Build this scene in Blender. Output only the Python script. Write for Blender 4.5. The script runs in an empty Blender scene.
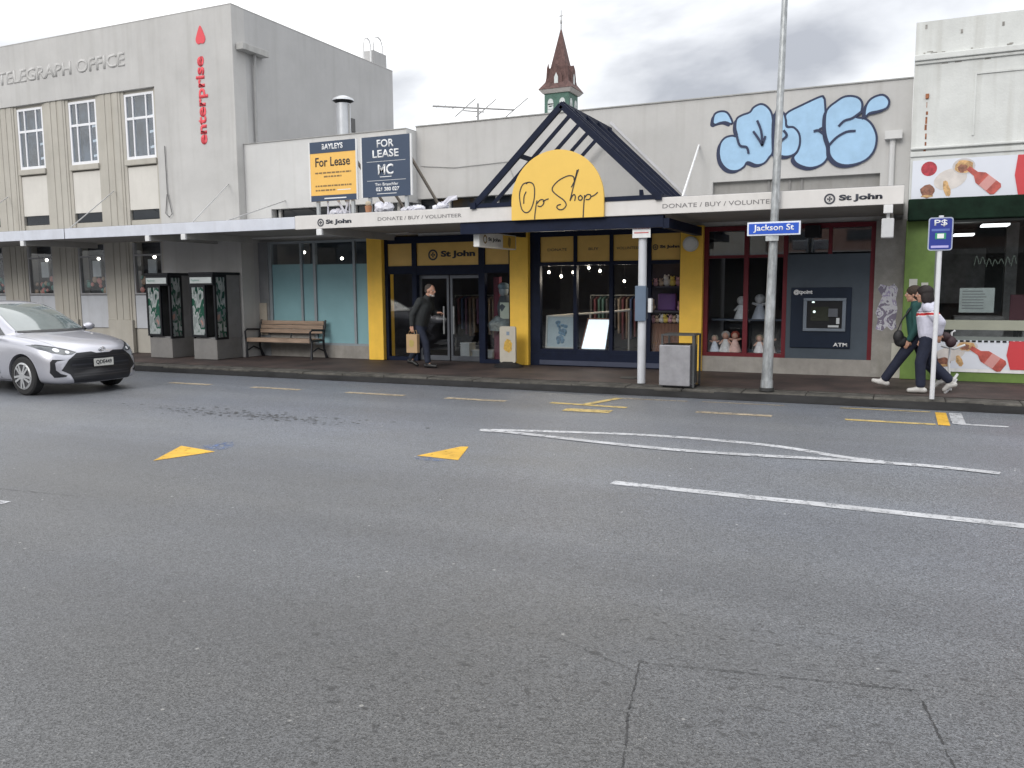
import bpy, bmesh, math, random
from mathutils import Vector, Matrix
from mathutils.bvhtree import BVHTree
random.seed(7)
R = math.radians
S = bpy.context.scene
COL = S.collection

# ------------------------------------------------------------ camera
cam_d = bpy.data.cameras.new('camera'); cam = bpy.data.objects.new('camera', cam_d); COL.objects.link(cam)
cam_d.sensor_width = 36; cam_d.lens = 842.5/1024*36; cam_d.clip_end = 4000; cam_d.clip_start = .05
p_, y_, r_ = .11505, .43199, -.006786
fw = Vector((-math.sin(y_)*math.cos(p_), math.cos(y_)*math.cos(p_), -math.sin(p_)))
rt = Vector((math.cos(y_), math.sin(y_), 0)); up = rt.cross(fw)
rt2 = rt*math.cos(r_)+up*math.sin(r_); up2 = -rt*math.sin(r_)+up*math.cos(r_)
M = Matrix((rt2, up2, -fw)).transposed().to_4x4(); M.translation = (0, 0, 1.7)
cam.matrix_world = M
S.camera = cam

# ------------------------------------------------------------ world, sun, exposure
SUN_EL, SUN_AZ = 30, 190          # azimuth measured from +Y towards +X (behind the camera, a little left)
w = bpy.data.worlds.new('World'); S.world = w; w.use_nodes = True
nt = w.node_tree; nt.nodes.clear()
def N(t, **k):
    n = nt.nodes.new(t)
    for a, b in k.items(): setattr(n, a, b)
    return n
L = nt.links.new
out = N('ShaderNodeOutputWorld'); mixs = N('ShaderNodeMixShader'); L(mixs.outputs[0], out.inputs[0])
sky = N('ShaderNodeTexSky', sky_type='NISHITA', sun_disc=False, sun_elevation=R(SUN_EL), sun_rotation=R(SUN_AZ))
b1 = N('ShaderNodeBackground'); b1.inputs[1].default_value = .10; L(sky.outputs[0], b1.inputs[0])
b2 = N('ShaderNodeBackground')
tc = N('ShaderNodeTexCoord'); sx = N('ShaderNodeSeparateXYZ'); L(tc.outputs['Generated'], sx.inputs[0])
def mth(op, a, b=None, c=None, clamp=False):
    n = N('ShaderNodeMath', operation=op); n.use_clamp = clamp
    for i, v in enumerate((a, b, c)):
        if v is None: continue
        if isinstance(v, (int, float)): n.inputs[i].default_value = v
        else: L(v, n.inputs[i])
    return n.outputs[0]
zz = mth('ADD', mth('MAXIMUM', sx.outputs[2], 0.0), .22)
cx = N('ShaderNodeCombineXYZ'); L(mth('DIVIDE', sx.outputs[0], zz), cx.inputs[0]); L(mth('DIVIDE', sx.outputs[1], zz), cx.inputs[1])
mp = N('ShaderNodeMapping'); L(cx.outputs[0], mp.inputs[0]); mp.inputs['Location'].default_value = (1.55, .35, 0); mp.inputs['Scale'].default_value = (.95, 1.0, 1)
nz = N('ShaderNodeTexNoise'); nz.inputs['Scale'].default_value = 1.25; nz.inputs['Detail'].default_value = 7; nz.inputs['Roughness'].default_value = .5; nz.inputs['Distortion'].default_value = .35
L(mp.outputs[0], nz.inputs['Vector'])
cr = N('ShaderNodeValToRGB'); L(nz.outputs['Fac'], cr.inputs[0])
e = cr.color_ramp.elements
e[0].position = .42; e[0].color = (1.0, 1.0, 1.0, 1); e[1].position = .66; e[1].color = (.33, .34, .37, 1)
m_ = e.new(.525); m_.color = (.66, .67, .69, 1)
L(cr.outputs[0], b2.inputs[0])
L(mth('MULTIPLY_ADD', mth('MAXIMUM', sx.outputs[2], 0.0), .85, .88), b2.inputs[1])
mixs.inputs[0].default_value = .93; L(b1.outputs[0], mixs.inputs[1]); L(b2.outputs[0], mixs.inputs[2])

sd = bpy.data.lights.new('sun', 'SUN'); sd.energy = .95; sd.angle = R(25); sd.color = (1, .96, .9)
so = bpy.data.objects.new('sun', sd); COL.objects.link(so)
d = Vector((math.sin(R(SUN_AZ))*math.cos(R(SUN_EL)), math.cos(R(SUN_AZ))*math.cos(R(SUN_EL)), math.sin(R(SUN_EL))))
so.rotation_euler = d.to_track_quat('Z', 'Y').to_euler(); so.location = d*60
S.view_settings.view_transform = 'Standard'; S.view_settings.look = 'None'; S.view_settings.exposure = 0.60; S.view_settings.gamma = 1
S.view_settings.use_curve_mapping = False

# ------------------------------------------------------------ materials
_m = {}
def mat(name, col, rough=.7, metal=0, var=.08, scale=3.0, bump=.0, bscale=40, streak=0.0, coat=0, spec=.5, emit=0, dirt=None, stretch=(1, 1, 1)):
    """procedural surface: base colour broken up by two noises, optional vertical streaks and bump"""
    if name in _m: return _m[name]
    m = bpy.data.materials.new(name); m.use_nodes = True; t = m.node_tree; b = t.nodes['Principled BSDF']
    b.inputs['Roughness'].default_value = rough; b.inputs['Metallic'].default_value = metal
    b.inputs['Specular IOR Level'].default_value = spec
    if coat: b.inputs['Coat Weight'].default_value = coat; b.inputs['Coat Roughness'].default_value = .06
    tc = t.nodes.new('ShaderNodeTexCoord'); mp = t.nodes.new('ShaderNodeMapping'); t.links.new(tc.outputs['Object'], mp.inputs[0]); mp.inputs['Scale'].default_value = stretch
    n = t.nodes.new('ShaderNodeTexNoise'); n.inputs['Scale'].default_value = scale; n.inputs['Detail'].default_value = 8; n.inputs['Roughness'].default_value = .65
    t.links.new(mp.outputs[0], n.inputs['Vector'])
    r = t.nodes.new('ShaderNodeValToRGB'); t.links.new(n.outputs['Fac'], r.inputs[0])
    lo = [max(0, c*(1-var*1.6)) for c in col]; hi = [min(1, c*(1+var)) for c in col]
    r.color_ramp.elements[0].position = .32; r.color_ramp.elements[0].color = (*lo, 1)
    r.color_ramp.elements[1].position = .68; r.color_ramp.elements[1].color = (*hi, 1)
    src = r.outputs[0]
    if streak:
        mp2 = t.nodes.new('ShaderNodeMapping'); t.links.new(tc.outputs['Object'], mp2.inputs[0]); mp2.inputs['Scale'].default_value = (5, 5, .28)
        n2 = t.nodes.new('ShaderNodeTexNoise'); n2.inputs['Scale'].default_value = 1.3; n2.inputs['Detail'].default_value = 6; t.links.new(mp2.outputs[0], n2.inputs['Vector'])
        r2 = t.nodes.new('ShaderNodeValToRGB'); t.links.new(n2.outputs['Fac'], r2.inputs[0])
        r2.color_ramp.elements[0].position = .5; r2.color_ramp.elements[0].color = (0, 0, 0, 1)
        r2.color_ramp.elements[1].position = .8; r2.color_ramp.elements[1].color = (streak, streak, streak, 1)
        mx = t.nodes.new('ShaderNodeMixRGB'); t.links.new(r2.outputs[0], mx.inputs[0]); t.links.new(src, mx.inputs[1])
        dc = dirt or (.16, .15, .12); mx.inputs[2].default_value = (*dc, 1); src = mx.outputs[0]
    t.links.new(src, b.inputs['Base Color'])
    if bump:
        n3 = t.nodes.new('ShaderNodeTexNoise'); n3.inputs['Scale'].default_value = bscale; n3.inputs['Detail'].default_value = 5; t.links.new(tc.outputs['Object'], n3.inputs['Vector'])
        bp = t.nodes.new('ShaderNodeBump'); bp.inputs['Strength'].default_value = bump; bp.inputs['Distance'].default_value = .02
        t.links.new(n3.outputs['Fac'], bp.inputs['Height']); t.links.new(bp.outputs[0], b.inputs['Normal'])
    if emit:
        b.inputs['Emission Color'].default_value = (*col, 1); b.inputs['Emission Strength'].default_value = emit
    _m[name] = m; return m

def glass(name, tint=(.8, .85, .87), ior=1.5, rough=.0):
    m = bpy.data.materials.new(name); m.use_nodes = True; t = m.node_tree; t.nodes.clear()
    o = t.nodes.new('ShaderNodeOutputMaterial'); mx = t.nodes.new('ShaderNodeMixShader'); f = t.nodes.new('ShaderNodeFresnel'); ge = t.nodes.new('ShaderNodeNewGeometry'); mrg = t.nodes.new('ShaderNodeMapRange'); mrg.inputs[3].default_value = ior; mrg.inputs[4].default_value = 1/ior; t.links.new(ge.outputs['Backfacing'], mrg.inputs[0]); t.links.new(mrg.outputs[0], f.inputs[0])
    a = t.nodes.new('ShaderNodeBsdfTransparent'); a.inputs[0].default_value = (*tint, 1); g = t.nodes.new('ShaderNodeBsdfGlossy'); g.inputs['Roughness'].default_value = rough
    tc = t.nodes.new('ShaderNodeTexCoord'); n = t.nodes.new('ShaderNodeTexNoise'); n.inputs['Scale'].default_value = 1.2; bp = t.nodes.new('ShaderNodeBump'); bp.inputs['Strength'].default_value = .06
    t.links.new(tc.outputs['Object'], n.inputs['Vector']); t.links.new(n.outputs['Fac'], bp.inputs['Height']); t.links.new(bp.outputs[0], g.inputs['Normal'])
    t.links.new(f.outputs[0], mx.inputs[0]); t.links.new(a.outputs[0], mx.inputs[1]); t.links.new(g.outputs[0], mx.inputs[2]); t.links.new(mx.outputs[0], o.inputs[0])
    return m

# ------------------------------------------------------------ mesh collector
class B:
    def __init__(s): s.v = []; s.f = []; s.m = []
    def add(s, vs, fs, m=0):
        o = len(s.v); s.v += [tuple(x) for x in vs]; s.f += [tuple(i+o for i in f) for f in fs]; s.m += [m]*len(fs); return s
    def box(s, x0, x1, y0, y1, z0, z1, m=0):
        return s.add([(x0,y0,z0),(x1,y0,z0),(x1,y1,z0),(x0,y1,z0),(x0,y0,z1),(x1,y0,z1),(x1,y1,z1),(x0,y1,z1)],
                     [(0,3,2,1),(4,5,6,7),(0,1,5,4),(1,2,6,5),(2,3,7,6),(3,0,4,7)], m)
    def bar(s, a, b, w, h, m=0, upv=(0, 0, 1)):
        a, b = Vector(a), Vector(b); d = (b-a).normalized(); u = Vector(upv)
        if abs(d.dot(u)) > .98: u = Vector((0, 1, 0))
        r = d.cross(u).normalized()*w/2; u = r.cross(d).normalized()*h/2
        vs = [p+i*r+j*u for p in (a, b) for i, j in ((-1,-1),(1,-1),(1,1),(-1,1))]
        return s.add(vs, [(0,1,2,3),(7,6,5,4),(0,4,5,1),(1,5,6,2),(2,6,7,3),(3,7,4,0)], m)
    def tube(s, pts, r, n=8, m=0, cap=True):
        pts = [Vector(p) for p in pts]; rs = r if isinstance(r, (list, tuple)) else [r]*len(pts); rings = []
        for i, p in enumerate(pts):
            d = (pts[min(i+1, len(pts)-1)]-pts[max(i-1, 0)]).normalized()
            u = Vector((0, 0, 1)) if abs(d.z) < .9 else Vector((1, 0, 0))
            a = d.cross(u).normalized(); b = a.cross(d)
            rings.append([p+rs[i]*(a*math.cos(2*math.pi*k/n)+b*math.sin(2*math.pi*k/n)) for k in range(n)])
        vs = [q for g in rings for q in g]; fs = []
        for i in range(len(pts)-1):
            for k in range(n): fs.append((i*n+k, i*n+(k+1)%n, (i+1)*n+(k+1)%n, (i+1)*n+k))
        if cap: fs += [tuple(range(n))[::-1], tuple(range((len(pts)-1)*n, len(pts)*n))]
        return s.add(vs, fs, m)
    def ell(s, c, r, m=0, n=12, k=8, rot=None):
        vs = []; fs = []; r = r if isinstance(r, (tuple, list)) else (r,)*3
        for i in range(k+1):
            t = math.pi*i/k
            for j in range(n):
                a = 2*math.pi*j/n; q = Vector((math.sin(t)*math.cos(a)*r[0], math.sin(t)*math.sin(a)*r[1], math.cos(t)*r[2]))
                if rot: q = rot @ q
                vs.append(Vector(c)+q)
        for i in range(k):
            for j in range(n): fs.append((i*n+j, (i+1)*n+j, (i+1)*n+(j+1)%n, i*n+(j+1)%n))
        return s.add(vs, fs, m)
    def prism(s, pts, y0, y1, m=0, axis='y'):
        """outline (a,b) extruded from y0 (towards the street) to y1"""
        n = len(pts)
        ar = sum(pts[i][0]*pts[(i+1) % n][1]-pts[(i+1) % n][0]*pts[i][1] for i in range(n))
        if ar < 0: pts = pts[::-1]
        f = {'y': lambda a, b, y: (a, y, b), 'x': lambda a, b, y: (y, a, b), 'z': lambda a, b, y: (a, b, y)}[axis]
        vs = [f(a, b, y0) for a, b in pts]+[f(a, b, y1) for a, b in pts]
        fs = [tuple(range(n)), tuple(range(2*n-1, n-1, -1))]+[(i+n, (i+1)%n+n, (i+1)%n, i) for i in range(n)]
        return s.add(vs, fs, m)
    def ribbon(s, pts, wd, y0, y1, m=0, smooth=True, closed=False, axis='y'):
        """a painted stroke of width wd along pts (a,b)"""
        if smooth: pts = catmull(pts, closed)
        n = len(pts); 
        for i in range(n if closed else n-1):
            a = Vector((*pts[i], 0)); b = Vector((*pts[(i+1) % n], 0)); d = b-a
            if d.length < 1e-6: continue
            d.normalize(); q = Vector((-d.y, d.x, 0))*wd/2; a = a-d*wd*.22; b = b+d*wd*.22
            off = (i % 2)*.0006
            yy = y0-off if axis == 'y' else y0
            s.prism([(a+q)[:2], (a-q)[:2], (b-q)[:2], (b+q)[:2]], yy, y1 if axis == 'y' else y1+off, m, axis)
        return s
    def build(s, name, mats, parent=None, smooth=False, bevel=0, seg=2, local=False):
        me = bpy.data.meshes.new(name); vs = s.v
        if parent and not local:
            l = world_loc(parent); vs = [(x-l.x, y-l.y, z-l.z) for x, y, z in vs]
        me.from_pydata(vs, [], s.f)
        for mm in (mats if isinstance(mats, (list, tuple)) else [mats]): me.materials.append(mm)
        for p, k in zip(me.polygons, s.m): p.material_index = k; p.use_smooth = smooth
        bm = bmesh.new(); bm.from_mesh(me); bmesh.ops.recalc_face_normals(bm, faces=bm.faces); bm.to_mesh(me); bm.free()
        me.update(); o = bpy.data.objects.new(name, me); COL.objects.link(o)
        if parent: o.parent = parent
        if bevel:
            b = o.modifiers.new('bevel', 'BEVEL'); b.width = bevel; b.segments = seg; b.limit_method = 'ANGLE'; b.angle_limit = R(40)
        if smooth: 
            try: me.set_sharp_from_angle(angle=R(38))
            except Exception: pass
        return o
def catmull(p, closed=False, k=5):
    n = len(p)
    if n < 3: return list(p)
    r = []
    for i in range(n if closed else n-1):
        g = (lambda j: p[j % n]) if closed else (lambda j: p[max(0, min(n-1, j))])
        a, b, c, d = g(i-1), g(i), g(i+1), g(i+2)
        for t in range(k):
            t /= k
            r.append(tuple(.5*((2*b[q])+(-a[q]+c[q])*t+(2*a[q]-5*b[q]+4*c[q]-d[q])*t*t+(-a[q]+3*b[q]-3*c[q]+d[q])*t**3) for q in (0, 1)))
    if not closed: r.append(tuple(p[-1]))
    return r
def world_loc(o):
    l = Vector(o.location)
    while o.parent: o = o.parent; l = l+Vector(o.location)
    return l
def tag(o, label, cat, group=None, kind='thing'):
    o['label'] = label; o['category'] = cat; o['kind'] = kind
    if group: o['group'] = group
    return o
def thing(name, loc, label, cat, group=None, rz=0):
    o = bpy.data.objects.new(name, None); o.empty_display_size = .2; COL.objects.link(o); o.location = loc; o.rotation_euler.z = rz
    return tag(o, label, cat, group)
def struct(o): o['kind'] = 'structure'; return o
def copy_tree(o, parent=None):
    c = o.copy(); COL.objects.link(c); c.parent = parent
    for ch in list(o.children): copy_tree(ch, c)
    return c
def text(s, name, m, parent, x0, x1, z0, z1, y, ext=.003, bold=0.0, rot=None, fit=True):
    """lettering facing the street, fitted in x0..x1, z0..z1 on the plane y (rot='up' reads bottom to top)"""
    cu = bpy.data.curves.new('t', 'FONT'); cu.body = s; cu.size = 1; cu.offset = bold; cu.extrude = 0; cu.resolution_u = 3
    o = bpy.data.objects.new('t', cu); COL.objects.link(o); bpy.context.view_layer.update()
    me = bpy.data.meshes.new_from_object(o.evaluated_get(bpy.context.evaluated_depsgraph_get())); bpy.data.objects.remove(o)
    bm = bmesh.new(); bm.from_mesh(me)
    xs = [v.co.x for v in bm.verts]; ys = [v.co.y for v in bm.verts]; a0, a1, b0, b1 = min(xs), max(xs), min(ys), max(ys)
    g = bmesh.ops.extrude_face_region(bm, geom=bm.faces[:]); 
    for v in g['geom']:
        if isinstance(v, bmesh.types.BMVert): v.co.z = 1
    l = world_loc(parent) if parent else Vector()
    for v in bm.verts:
        u = (v.co.x-a0)/(a1-a0); q = (v.co.y-b0)/(b1-b0); dpt = v.co.z
        if rot == 'up': X = x0+(1-q)*(x1-x0); Z = z0+u*(z1-z0)
        else: X = x0+u*(x1-x0); Z = z0+q*(z1-z0)
        v.co = Vector((X, y-dpt*ext, Z))-l
    bmesh.ops.recalc_face_normals(bm, faces=bm.faces); bm.to_mesh(me); bm.free()
    me.materials.clear(); me.materials.append(m); me.name = name
    o = bpy.data.objects.new(name, me); COL.objects.link(o)
    if parent: o.parent = parent
    return o

# palette
WHITE = mat('white_paint', (.74, .745, .75), .6, var=.05, scale=2, streak=.25)
GREYWALL = mat('grey_render', (.50, .495, .485), .85, var=.06, scale=1.1, bump=.15, bscale=60, streak=.38, dirt=(.34, .33, .31))
PALEWALL = mat('pale_render', (.57, .57, .565), .85, var=.05, scale=1.3, bump=.12, bscale=60, streak=.30, dirt=(.40, .39, .36))
SIDEWALL = mat('side_render', (.45, .45, .45), .9, var=.06, scale=.8, bump=.15, bscale=50, streak=.25, dirt=(.30, .30, .29))
BEIGE = mat('beige_render', (.44, .42, .375), .85, var=.06, scale=1.5, bump=.1, streak=.3, dirt=(.30, .26, .20))
PANEL = mat('cream_panel', (.62, .60, .56), .8, var=.04, scale=2, streak=.2, dirt=(.42, .40, .36))
OLDWHITE = mat('old_white_render', (.62, .635, .62), .85, var=.07, scale=1.6, bump=.2, bscale=35, streak=.45, dirt=(.36, .35, .31))
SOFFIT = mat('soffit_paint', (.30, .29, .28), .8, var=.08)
FASCIA = mat('fascia_cream', (.66, .64, .62), .55, var=.04, streak=.25, dirt=(.45, .43, .40))
FASCIA2 = mat('fascia_bluewhite', (.60, .625, .69), .5, var=.05, streak=.3, dirt=(.42, .42, .44))
YELLOW = mat('column_yellow', (.92, .57, .07), .5, var=.05, streak=.12, dirt=(.45, .28, .06))
SIGNY = mat('sign_yellow', (.80, .52, .10), .45, var=.02)
TRANSY = mat('transom_yellow', (.72, .46, .12), .4, var=.05)
NAVY = mat('navy_steel', (.009, .014, .034), .5, var=.15, scale=6, spec=.15)
RED = mat('dark_red_frame', (.13, .014, .022), .45, var=.12, scale=5, spec=.25)
DARKGREY = mat('atm_surround_grey', (.060, .078, .10), .5, var=.08, spec=.3)
BLACK = mat('black_metal', (.010, .011, .014), .45, var=.1, spec=.25)
INK = mat('ink', (.02, .022, .03), .6, var=.0)
WINK = mat('white_ink', (.78, .79, .80), .5, var=.0)
PLINTH = mat('plinth_concrete', (.30, .285, .265), .85, var=.12, scale=4, bump=.15, streak=.3)
CONC = mat('pier_concrete', (.27, .26, .24), .9, var=.14, scale=5, bump=.25, streak=.35)
GLASS = glass('shop_glass', (.93, .95, .97), 1.36); UPGLASS = glass('upper_glass', (.8, .84, .88), 1.9)
GALV = mat('galvanised_steel', (.42, .44, .45), .45, metal=.55, var=.3, scale=11, stretch=(1, 1, .4))
GRILLG = mat('grey_steel', (.29, .29, .31), .5, metal=.3, var=.12, scale=6)
TEAL = mat('frosted_film', (.24, .42, .46), .22, var=.05, scale=1.5)
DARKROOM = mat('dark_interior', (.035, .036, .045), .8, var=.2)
DARKGLASS = mat('dark_window', (.02, .024, .03), .06, var=.1)
SKIN = mat('skin', (.50, .28, .20), .5, var=.04)
CARD = mat('brown_paper', (.46, .31, .17), .75, var=.06)
LAMPW = mat('lamp_glow', (1.0, .93, .80), .5, var=0, emit=5)
WOOD = mat('bench_wood', (.33, .24, .18), .75, var=.22, scale=4, stretch=(.6, 6, 6))

# ------------------------------------------------------------ ground, road, kerb, footpath
def asphalt():
    m = bpy.data.materials.new('asphalt'); m.use_nodes = True; t = m.node_tree; b = t.nodes['Principled BSDF']; lk = t.links.new
    tc = t.nodes.new('ShaderNodeTexCoord')
    def noise(sc, det=6, stretch=(1, 1, 1), ro=.6, loc=(0, 0, 0)):
        mp = t.nodes.new('ShaderNodeMapping'); lk(tc.outputs['Object'], mp.inputs[0]); mp.inputs['Scale'].default_value = stretch; mp.inputs['Location'].default_value = loc
        n = t.nodes.new('ShaderNodeTexNoise'); n.inputs['Scale'].default_value = sc; n.inputs['Detail'].default_value = det; n.inputs['Roughness'].default_value = ro; lk(mp.outputs[0], n.inputs['Vector']); return n.outputs['Fac']
    def ramp(f, a, ca, b_, cb):
        r = t.nodes.new('ShaderNodeValToRGB'); lk(f, r.inputs[0]); r.color_ramp.elements[0].position = a; r.color_ramp.elements[0].color = (*ca, 1)
        r.color_ramp.elements[1].position = b_; r.color_ramp.elements[1].color = (*cb, 1); return r.outputs[0]
    def mix(kind, f, a, c):
        x = t.nodes.new('ShaderNodeMixRGB'); x.blend_type = kind
        for i, v in enumerate((f, a, c)):
            if isinstance(v, (int, float)): x.inputs[i].default_value = v
            elif isinstance(v, tuple): x.inputs[i].default_value = (*v, 1)
            else: lk(v, x.inputs[i])
        return x.outputs[0]
    base = ramp(noise(.28, 4, (.6, 1.0, 1)), .35, (.076, .077, .078), .65, (.088, .094, .106))
    v = t.nodes.new('ShaderNodeTexVoronoi'); v.inputs['Scale'].default_value = 150; lk(tc.outputs['Object'], v.inputs['Vector'])
    sep = t.nodes.new('ShaderNodeSeparateColor'); lk(v.outputs['Color'], sep.inputs[0])
    chips = ramp(sep.outputs[0], .0, (.35, .35, .35), 1.0, (1.8, 1.8, 1.79))
    c = mix('MULTIPLY', 1.0, base, chips)
    # pale stones, sparse
    c = mix('MIX', ramp(sep.outputs[1], .994, (0, 0, 0), .997, (.5, .5, .5)), c, (.40, .40, .39))
    v2 = t.nodes.new('ShaderNodeTexVoronoi'); v2.inputs['Scale'].default_value = 14; lk(tc.outputs['Object'], v2.inputs['Vector'])
    s2 = t.nodes.new('ShaderNodeSeparateColor'); lk(v2.outputs['Color'], s2.inputs[0])
    sp = mix('MULTIPLY', 1.0, ramp(v2.outputs['Distance'], .10, (1, 1, 1), .16, (0, 0, 0)), ramp(s2.outputs[1], .965, (0, 0, 0), .97, (.8, .8, .8)))
    c = mix('MIX', sp, c, (.34, .34, .33))
    # dark tar and damp flecks, strung out along the lane, denser nearest the viewer
    fl = ramp(noise(19, 3, (.75, 1.2, 1), .5, (3, 1, 0)), .625, (0, 0, 0), .655, (.85, .85, .85))
    vd = t.nodes.new('ShaderNodeVectorMath'); vd.operation = 'DISTANCE'; lk(tc.outputs['Object'], vd.inputs[0]); vd.inputs[1].default_value = (-1.0, 3.1, 0)
    near = ramp(vd.outputs['Value'], .9, (1, 1, 1), 1.0, (1, 1, 1)); mr0 = t.nodes.new('ShaderNodeMapRange'); mr0.inputs[1].default_value = .8; mr0.inputs[2].default_value = 2.4; mr0.inputs[3].default_value = 1; mr0.inputs[4].default_value = .0; lk(vd.outputs['Value'], mr0.inputs[0])
    den = mix('ADD', 1.0, ramp(noise(.9, 2, (1, 1, 1), .5, (5.4, 2.2, 0)), .56, (.0, .0, .0), .66, (.7, .7, .7)), mr0.outputs[0])
    c = mix('MIX', mix('MULTIPLY', 1.0, fl, den), c, (.030, .031, .033))
    # grazing sky sheen painted into the colour: far road paler and bluer, near darker
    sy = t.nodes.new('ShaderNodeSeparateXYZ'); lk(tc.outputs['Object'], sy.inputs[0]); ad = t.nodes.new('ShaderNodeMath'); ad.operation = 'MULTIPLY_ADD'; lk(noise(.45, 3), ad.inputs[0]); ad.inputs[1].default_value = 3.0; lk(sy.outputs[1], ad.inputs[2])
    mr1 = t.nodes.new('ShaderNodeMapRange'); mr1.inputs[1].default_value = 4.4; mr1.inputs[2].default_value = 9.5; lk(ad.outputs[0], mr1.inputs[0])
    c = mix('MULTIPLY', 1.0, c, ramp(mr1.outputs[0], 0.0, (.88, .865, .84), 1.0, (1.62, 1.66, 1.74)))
    # worn wheel tracks
    c = mix('MULTIPLY', .55, c, ramp(noise(.9, 3, (.06, 1.0, 1)), .35, (.82, .82, .83), .65, (1.18, 1.18, 1.17)))
    lk(c, b.inputs['Base Color']); b.inputs['Roughness'].default_value = .43; b.inputs['Specular IOR Level'].default_value = .75
    bp = t.nodes.new('ShaderNodeBump'); bp.inputs['Strength'].default_value = .55; bp.inputs['Distance'].default_value = .006
    lk(v.outputs['Distance'], bp.inputs['Height']); lk(bp.outputs[0], b.inputs['Normal'])
    return m
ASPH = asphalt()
def sheet(name, x0, x1, y0, y1, z, m, parent=None):
    return B().add([(x0,y0,z),(x1,y0,z),(x1,y1,z),(x0,y1,z)], [(0,1,2,3)]).build(name, m, parent)
GROUND = mat('distant_ground', (.11, .11, .10), .9, var=.2, scale=.05)
struct(sheet('ground', -1500, 1500, -1500, 1500, -.012, GROUND))
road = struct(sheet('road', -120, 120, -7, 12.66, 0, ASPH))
def pavers():
    m = bpy.data.materials.new('footpath_pavers'); m.use_nodes = True; t = m.node_tree; b = t.nodes['Principled BSDF']; lk = t.links.new
    tc = t.nodes.new('ShaderNodeTexCoord'); br = t.nodes.new('ShaderNodeTexBrick'); lk(tc.outputs['Object'], br.inputs['Vector'])
    br.inputs['Scale'].default_value = 4.6; br.inputs['Color1'].default_value = (.085, .056, .050, 1); br.inputs['Color2'].default_value = (.062, .045, .042, 1); br.inputs['Mortar'].default_value = (.05, .042, .04, 1)
    br.inputs['Mortar Size'].default_value = .02
    n = t.nodes.new('ShaderNodeTexNoise'); n.inputs['Scale'].default_value = 1.6; n.inputs['Detail'].default_value = 7; lk(tc.outputs['Object'], n.inputs['Vector'])
    r = t.nodes.new('ShaderNodeValToRGB'); lk(n.outputs['Fac'], r.inputs[0]); r.color_ramp.elements[0].position = .35; r.color_ramp.elements[0].color = (.55, .58, .6, 1); r.color_ramp.elements[1].position = .7; r.color_ramp.elements[1].color = (1.3, 1.28, 1.25, 1)
    mx = t.nodes.new('ShaderNodeMixRGB'); mx.blend_type = 'MULTIPLY'; mx.inputs[0].default_value = 1; lk(br.outputs[0], mx.inputs[1]); lk(r.outputs[0], mx.inputs[2])
    lk(mx.outputs[0], b.inputs['Base Color']); b.inputs['Roughness'].default_value = .7
    return m
PAVE = pavers()
struct(B().box(-120, 120, 13.10, 30, -.01, .136).build('footpath', PAVE))
KERBM = mat('kerb_stone', (.080, .075, .066), .85, var=.42, scale=5, bump=.5, bscale=25)
kb = B(); x = -120
while x < 120:
    kb.box(x+.002, x+.898, 12.70+random.uniform(-.006, .006), 13.10, -.005, .128+random.uniform(-.008, .006)); x += .9
KB = struct(kb.build('kerb', KERBM, bevel=.022, seg=2))
random.seed(31); kf = B(); x = -60
while x < 40:
    l_ = random.uniform(.5, 1.4); kf.box(x, x+l_, 12.676, 12.69, .0, random.uniform(.085, .112)); x += l_
kf.build('face_strip', GUTM if 'GUTM' in globals() else mat('gutter_blackish', (.022, .022, .023), .7, var=.4, scale=4, stretch=(.4, 2, 1)), KB)  # near-black pieces of uneven height along the kerb face
GUTM = mat('gutter_blackish', (.022, .022, .023), .7, var=.4, scale=4, stretch=(.4, 2, 1))
struct(sheet('gutter', -120, 120, 12.635, 12.72, .004, GUTM))
COVER = mat('cast_iron', (.05, .05, .05), .6, var=.3, scale=20)
cv = B(); cv.tube([(-4.15, 13.85, .139), (-4.15, 13.85, .146)], .19, 20); cv.tube([(-4.15, 13.85, .146), (-4.15, 13.85, .15)], .14, 20)
tag(cv.build('manhole_cover', COVER), 'small round dark iron cover set in the footpath before the op shop window', 'manhole cover')

def worn(name, col, amt=.5, sc=9):
    m = bpy.data.materials.new(name); m.use_nodes = True; t = m.node_tree; b = t.nodes['Principled BSDF']; lk = t.links.new
    tc = t.nodes.new('ShaderNodeTexCoord'); n = t.nodes.new('ShaderNodeTexNoise'); n.inputs['Scale'].default_value = sc; n.inputs['Detail'].default_value = 9; n.inputs['Roughness'].default_value = .8; lk(tc.outputs['Object'], n.inputs['Vector'])
    r = t.nodes.new('ShaderNodeValToRGB'); lk(n.outputs['Fac'], r.inputs[0]); r.color_ramp.elements[0].position = amt-.07; r.color_ramp.elements[0].color = (0, 0, 0, 1)
    r.color_ramp.elements[1].position = amt+.07; r.color_ramp.elements[1].color = (1, 1, 1, 1)
    n2 = t.nodes.new('ShaderNodeTexNoise'); n2.inputs['Scale'].default_value = 2.5; n2.inputs['Detail'].default_value = 6; lk(tc.outputs['Object'], n2.inputs['Vector']); r2 = t.nodes.new('ShaderNodeValToRGB'); lk(n2.outputs['Fac'], r2.inputs[0])
    r2.color_ramp.elements[0].position = .35; r2.color_ramp.elements[0].color = (*[q*.72 for q in col], 1); r2.color_ramp.elements[1].position = .62; r2.color_ramp.elements[1].color = (*col, 1)
    lk(r2.outputs[0], b.inputs['Base Color']); lk(r.outputs[0], b.inputs['Alpha']); b.inputs['Roughness'].default_value = .65; return m
MW = worn('road_white_paint', (.50, .51, .53), .43); MWF = worn('road_white_faded', (.45, .46, .47), .52)
MY = worn('road_yellow_bright', (.72, .42, .04), .38); MYF = worn('road_yellow_faded', (.42, .35, .25), .455); MYM = worn('road_yellow_mid', (.56, .42, .16), .43)
MB = worn('road_blue_spray', (.12, .20, .42), .55, 16)
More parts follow.
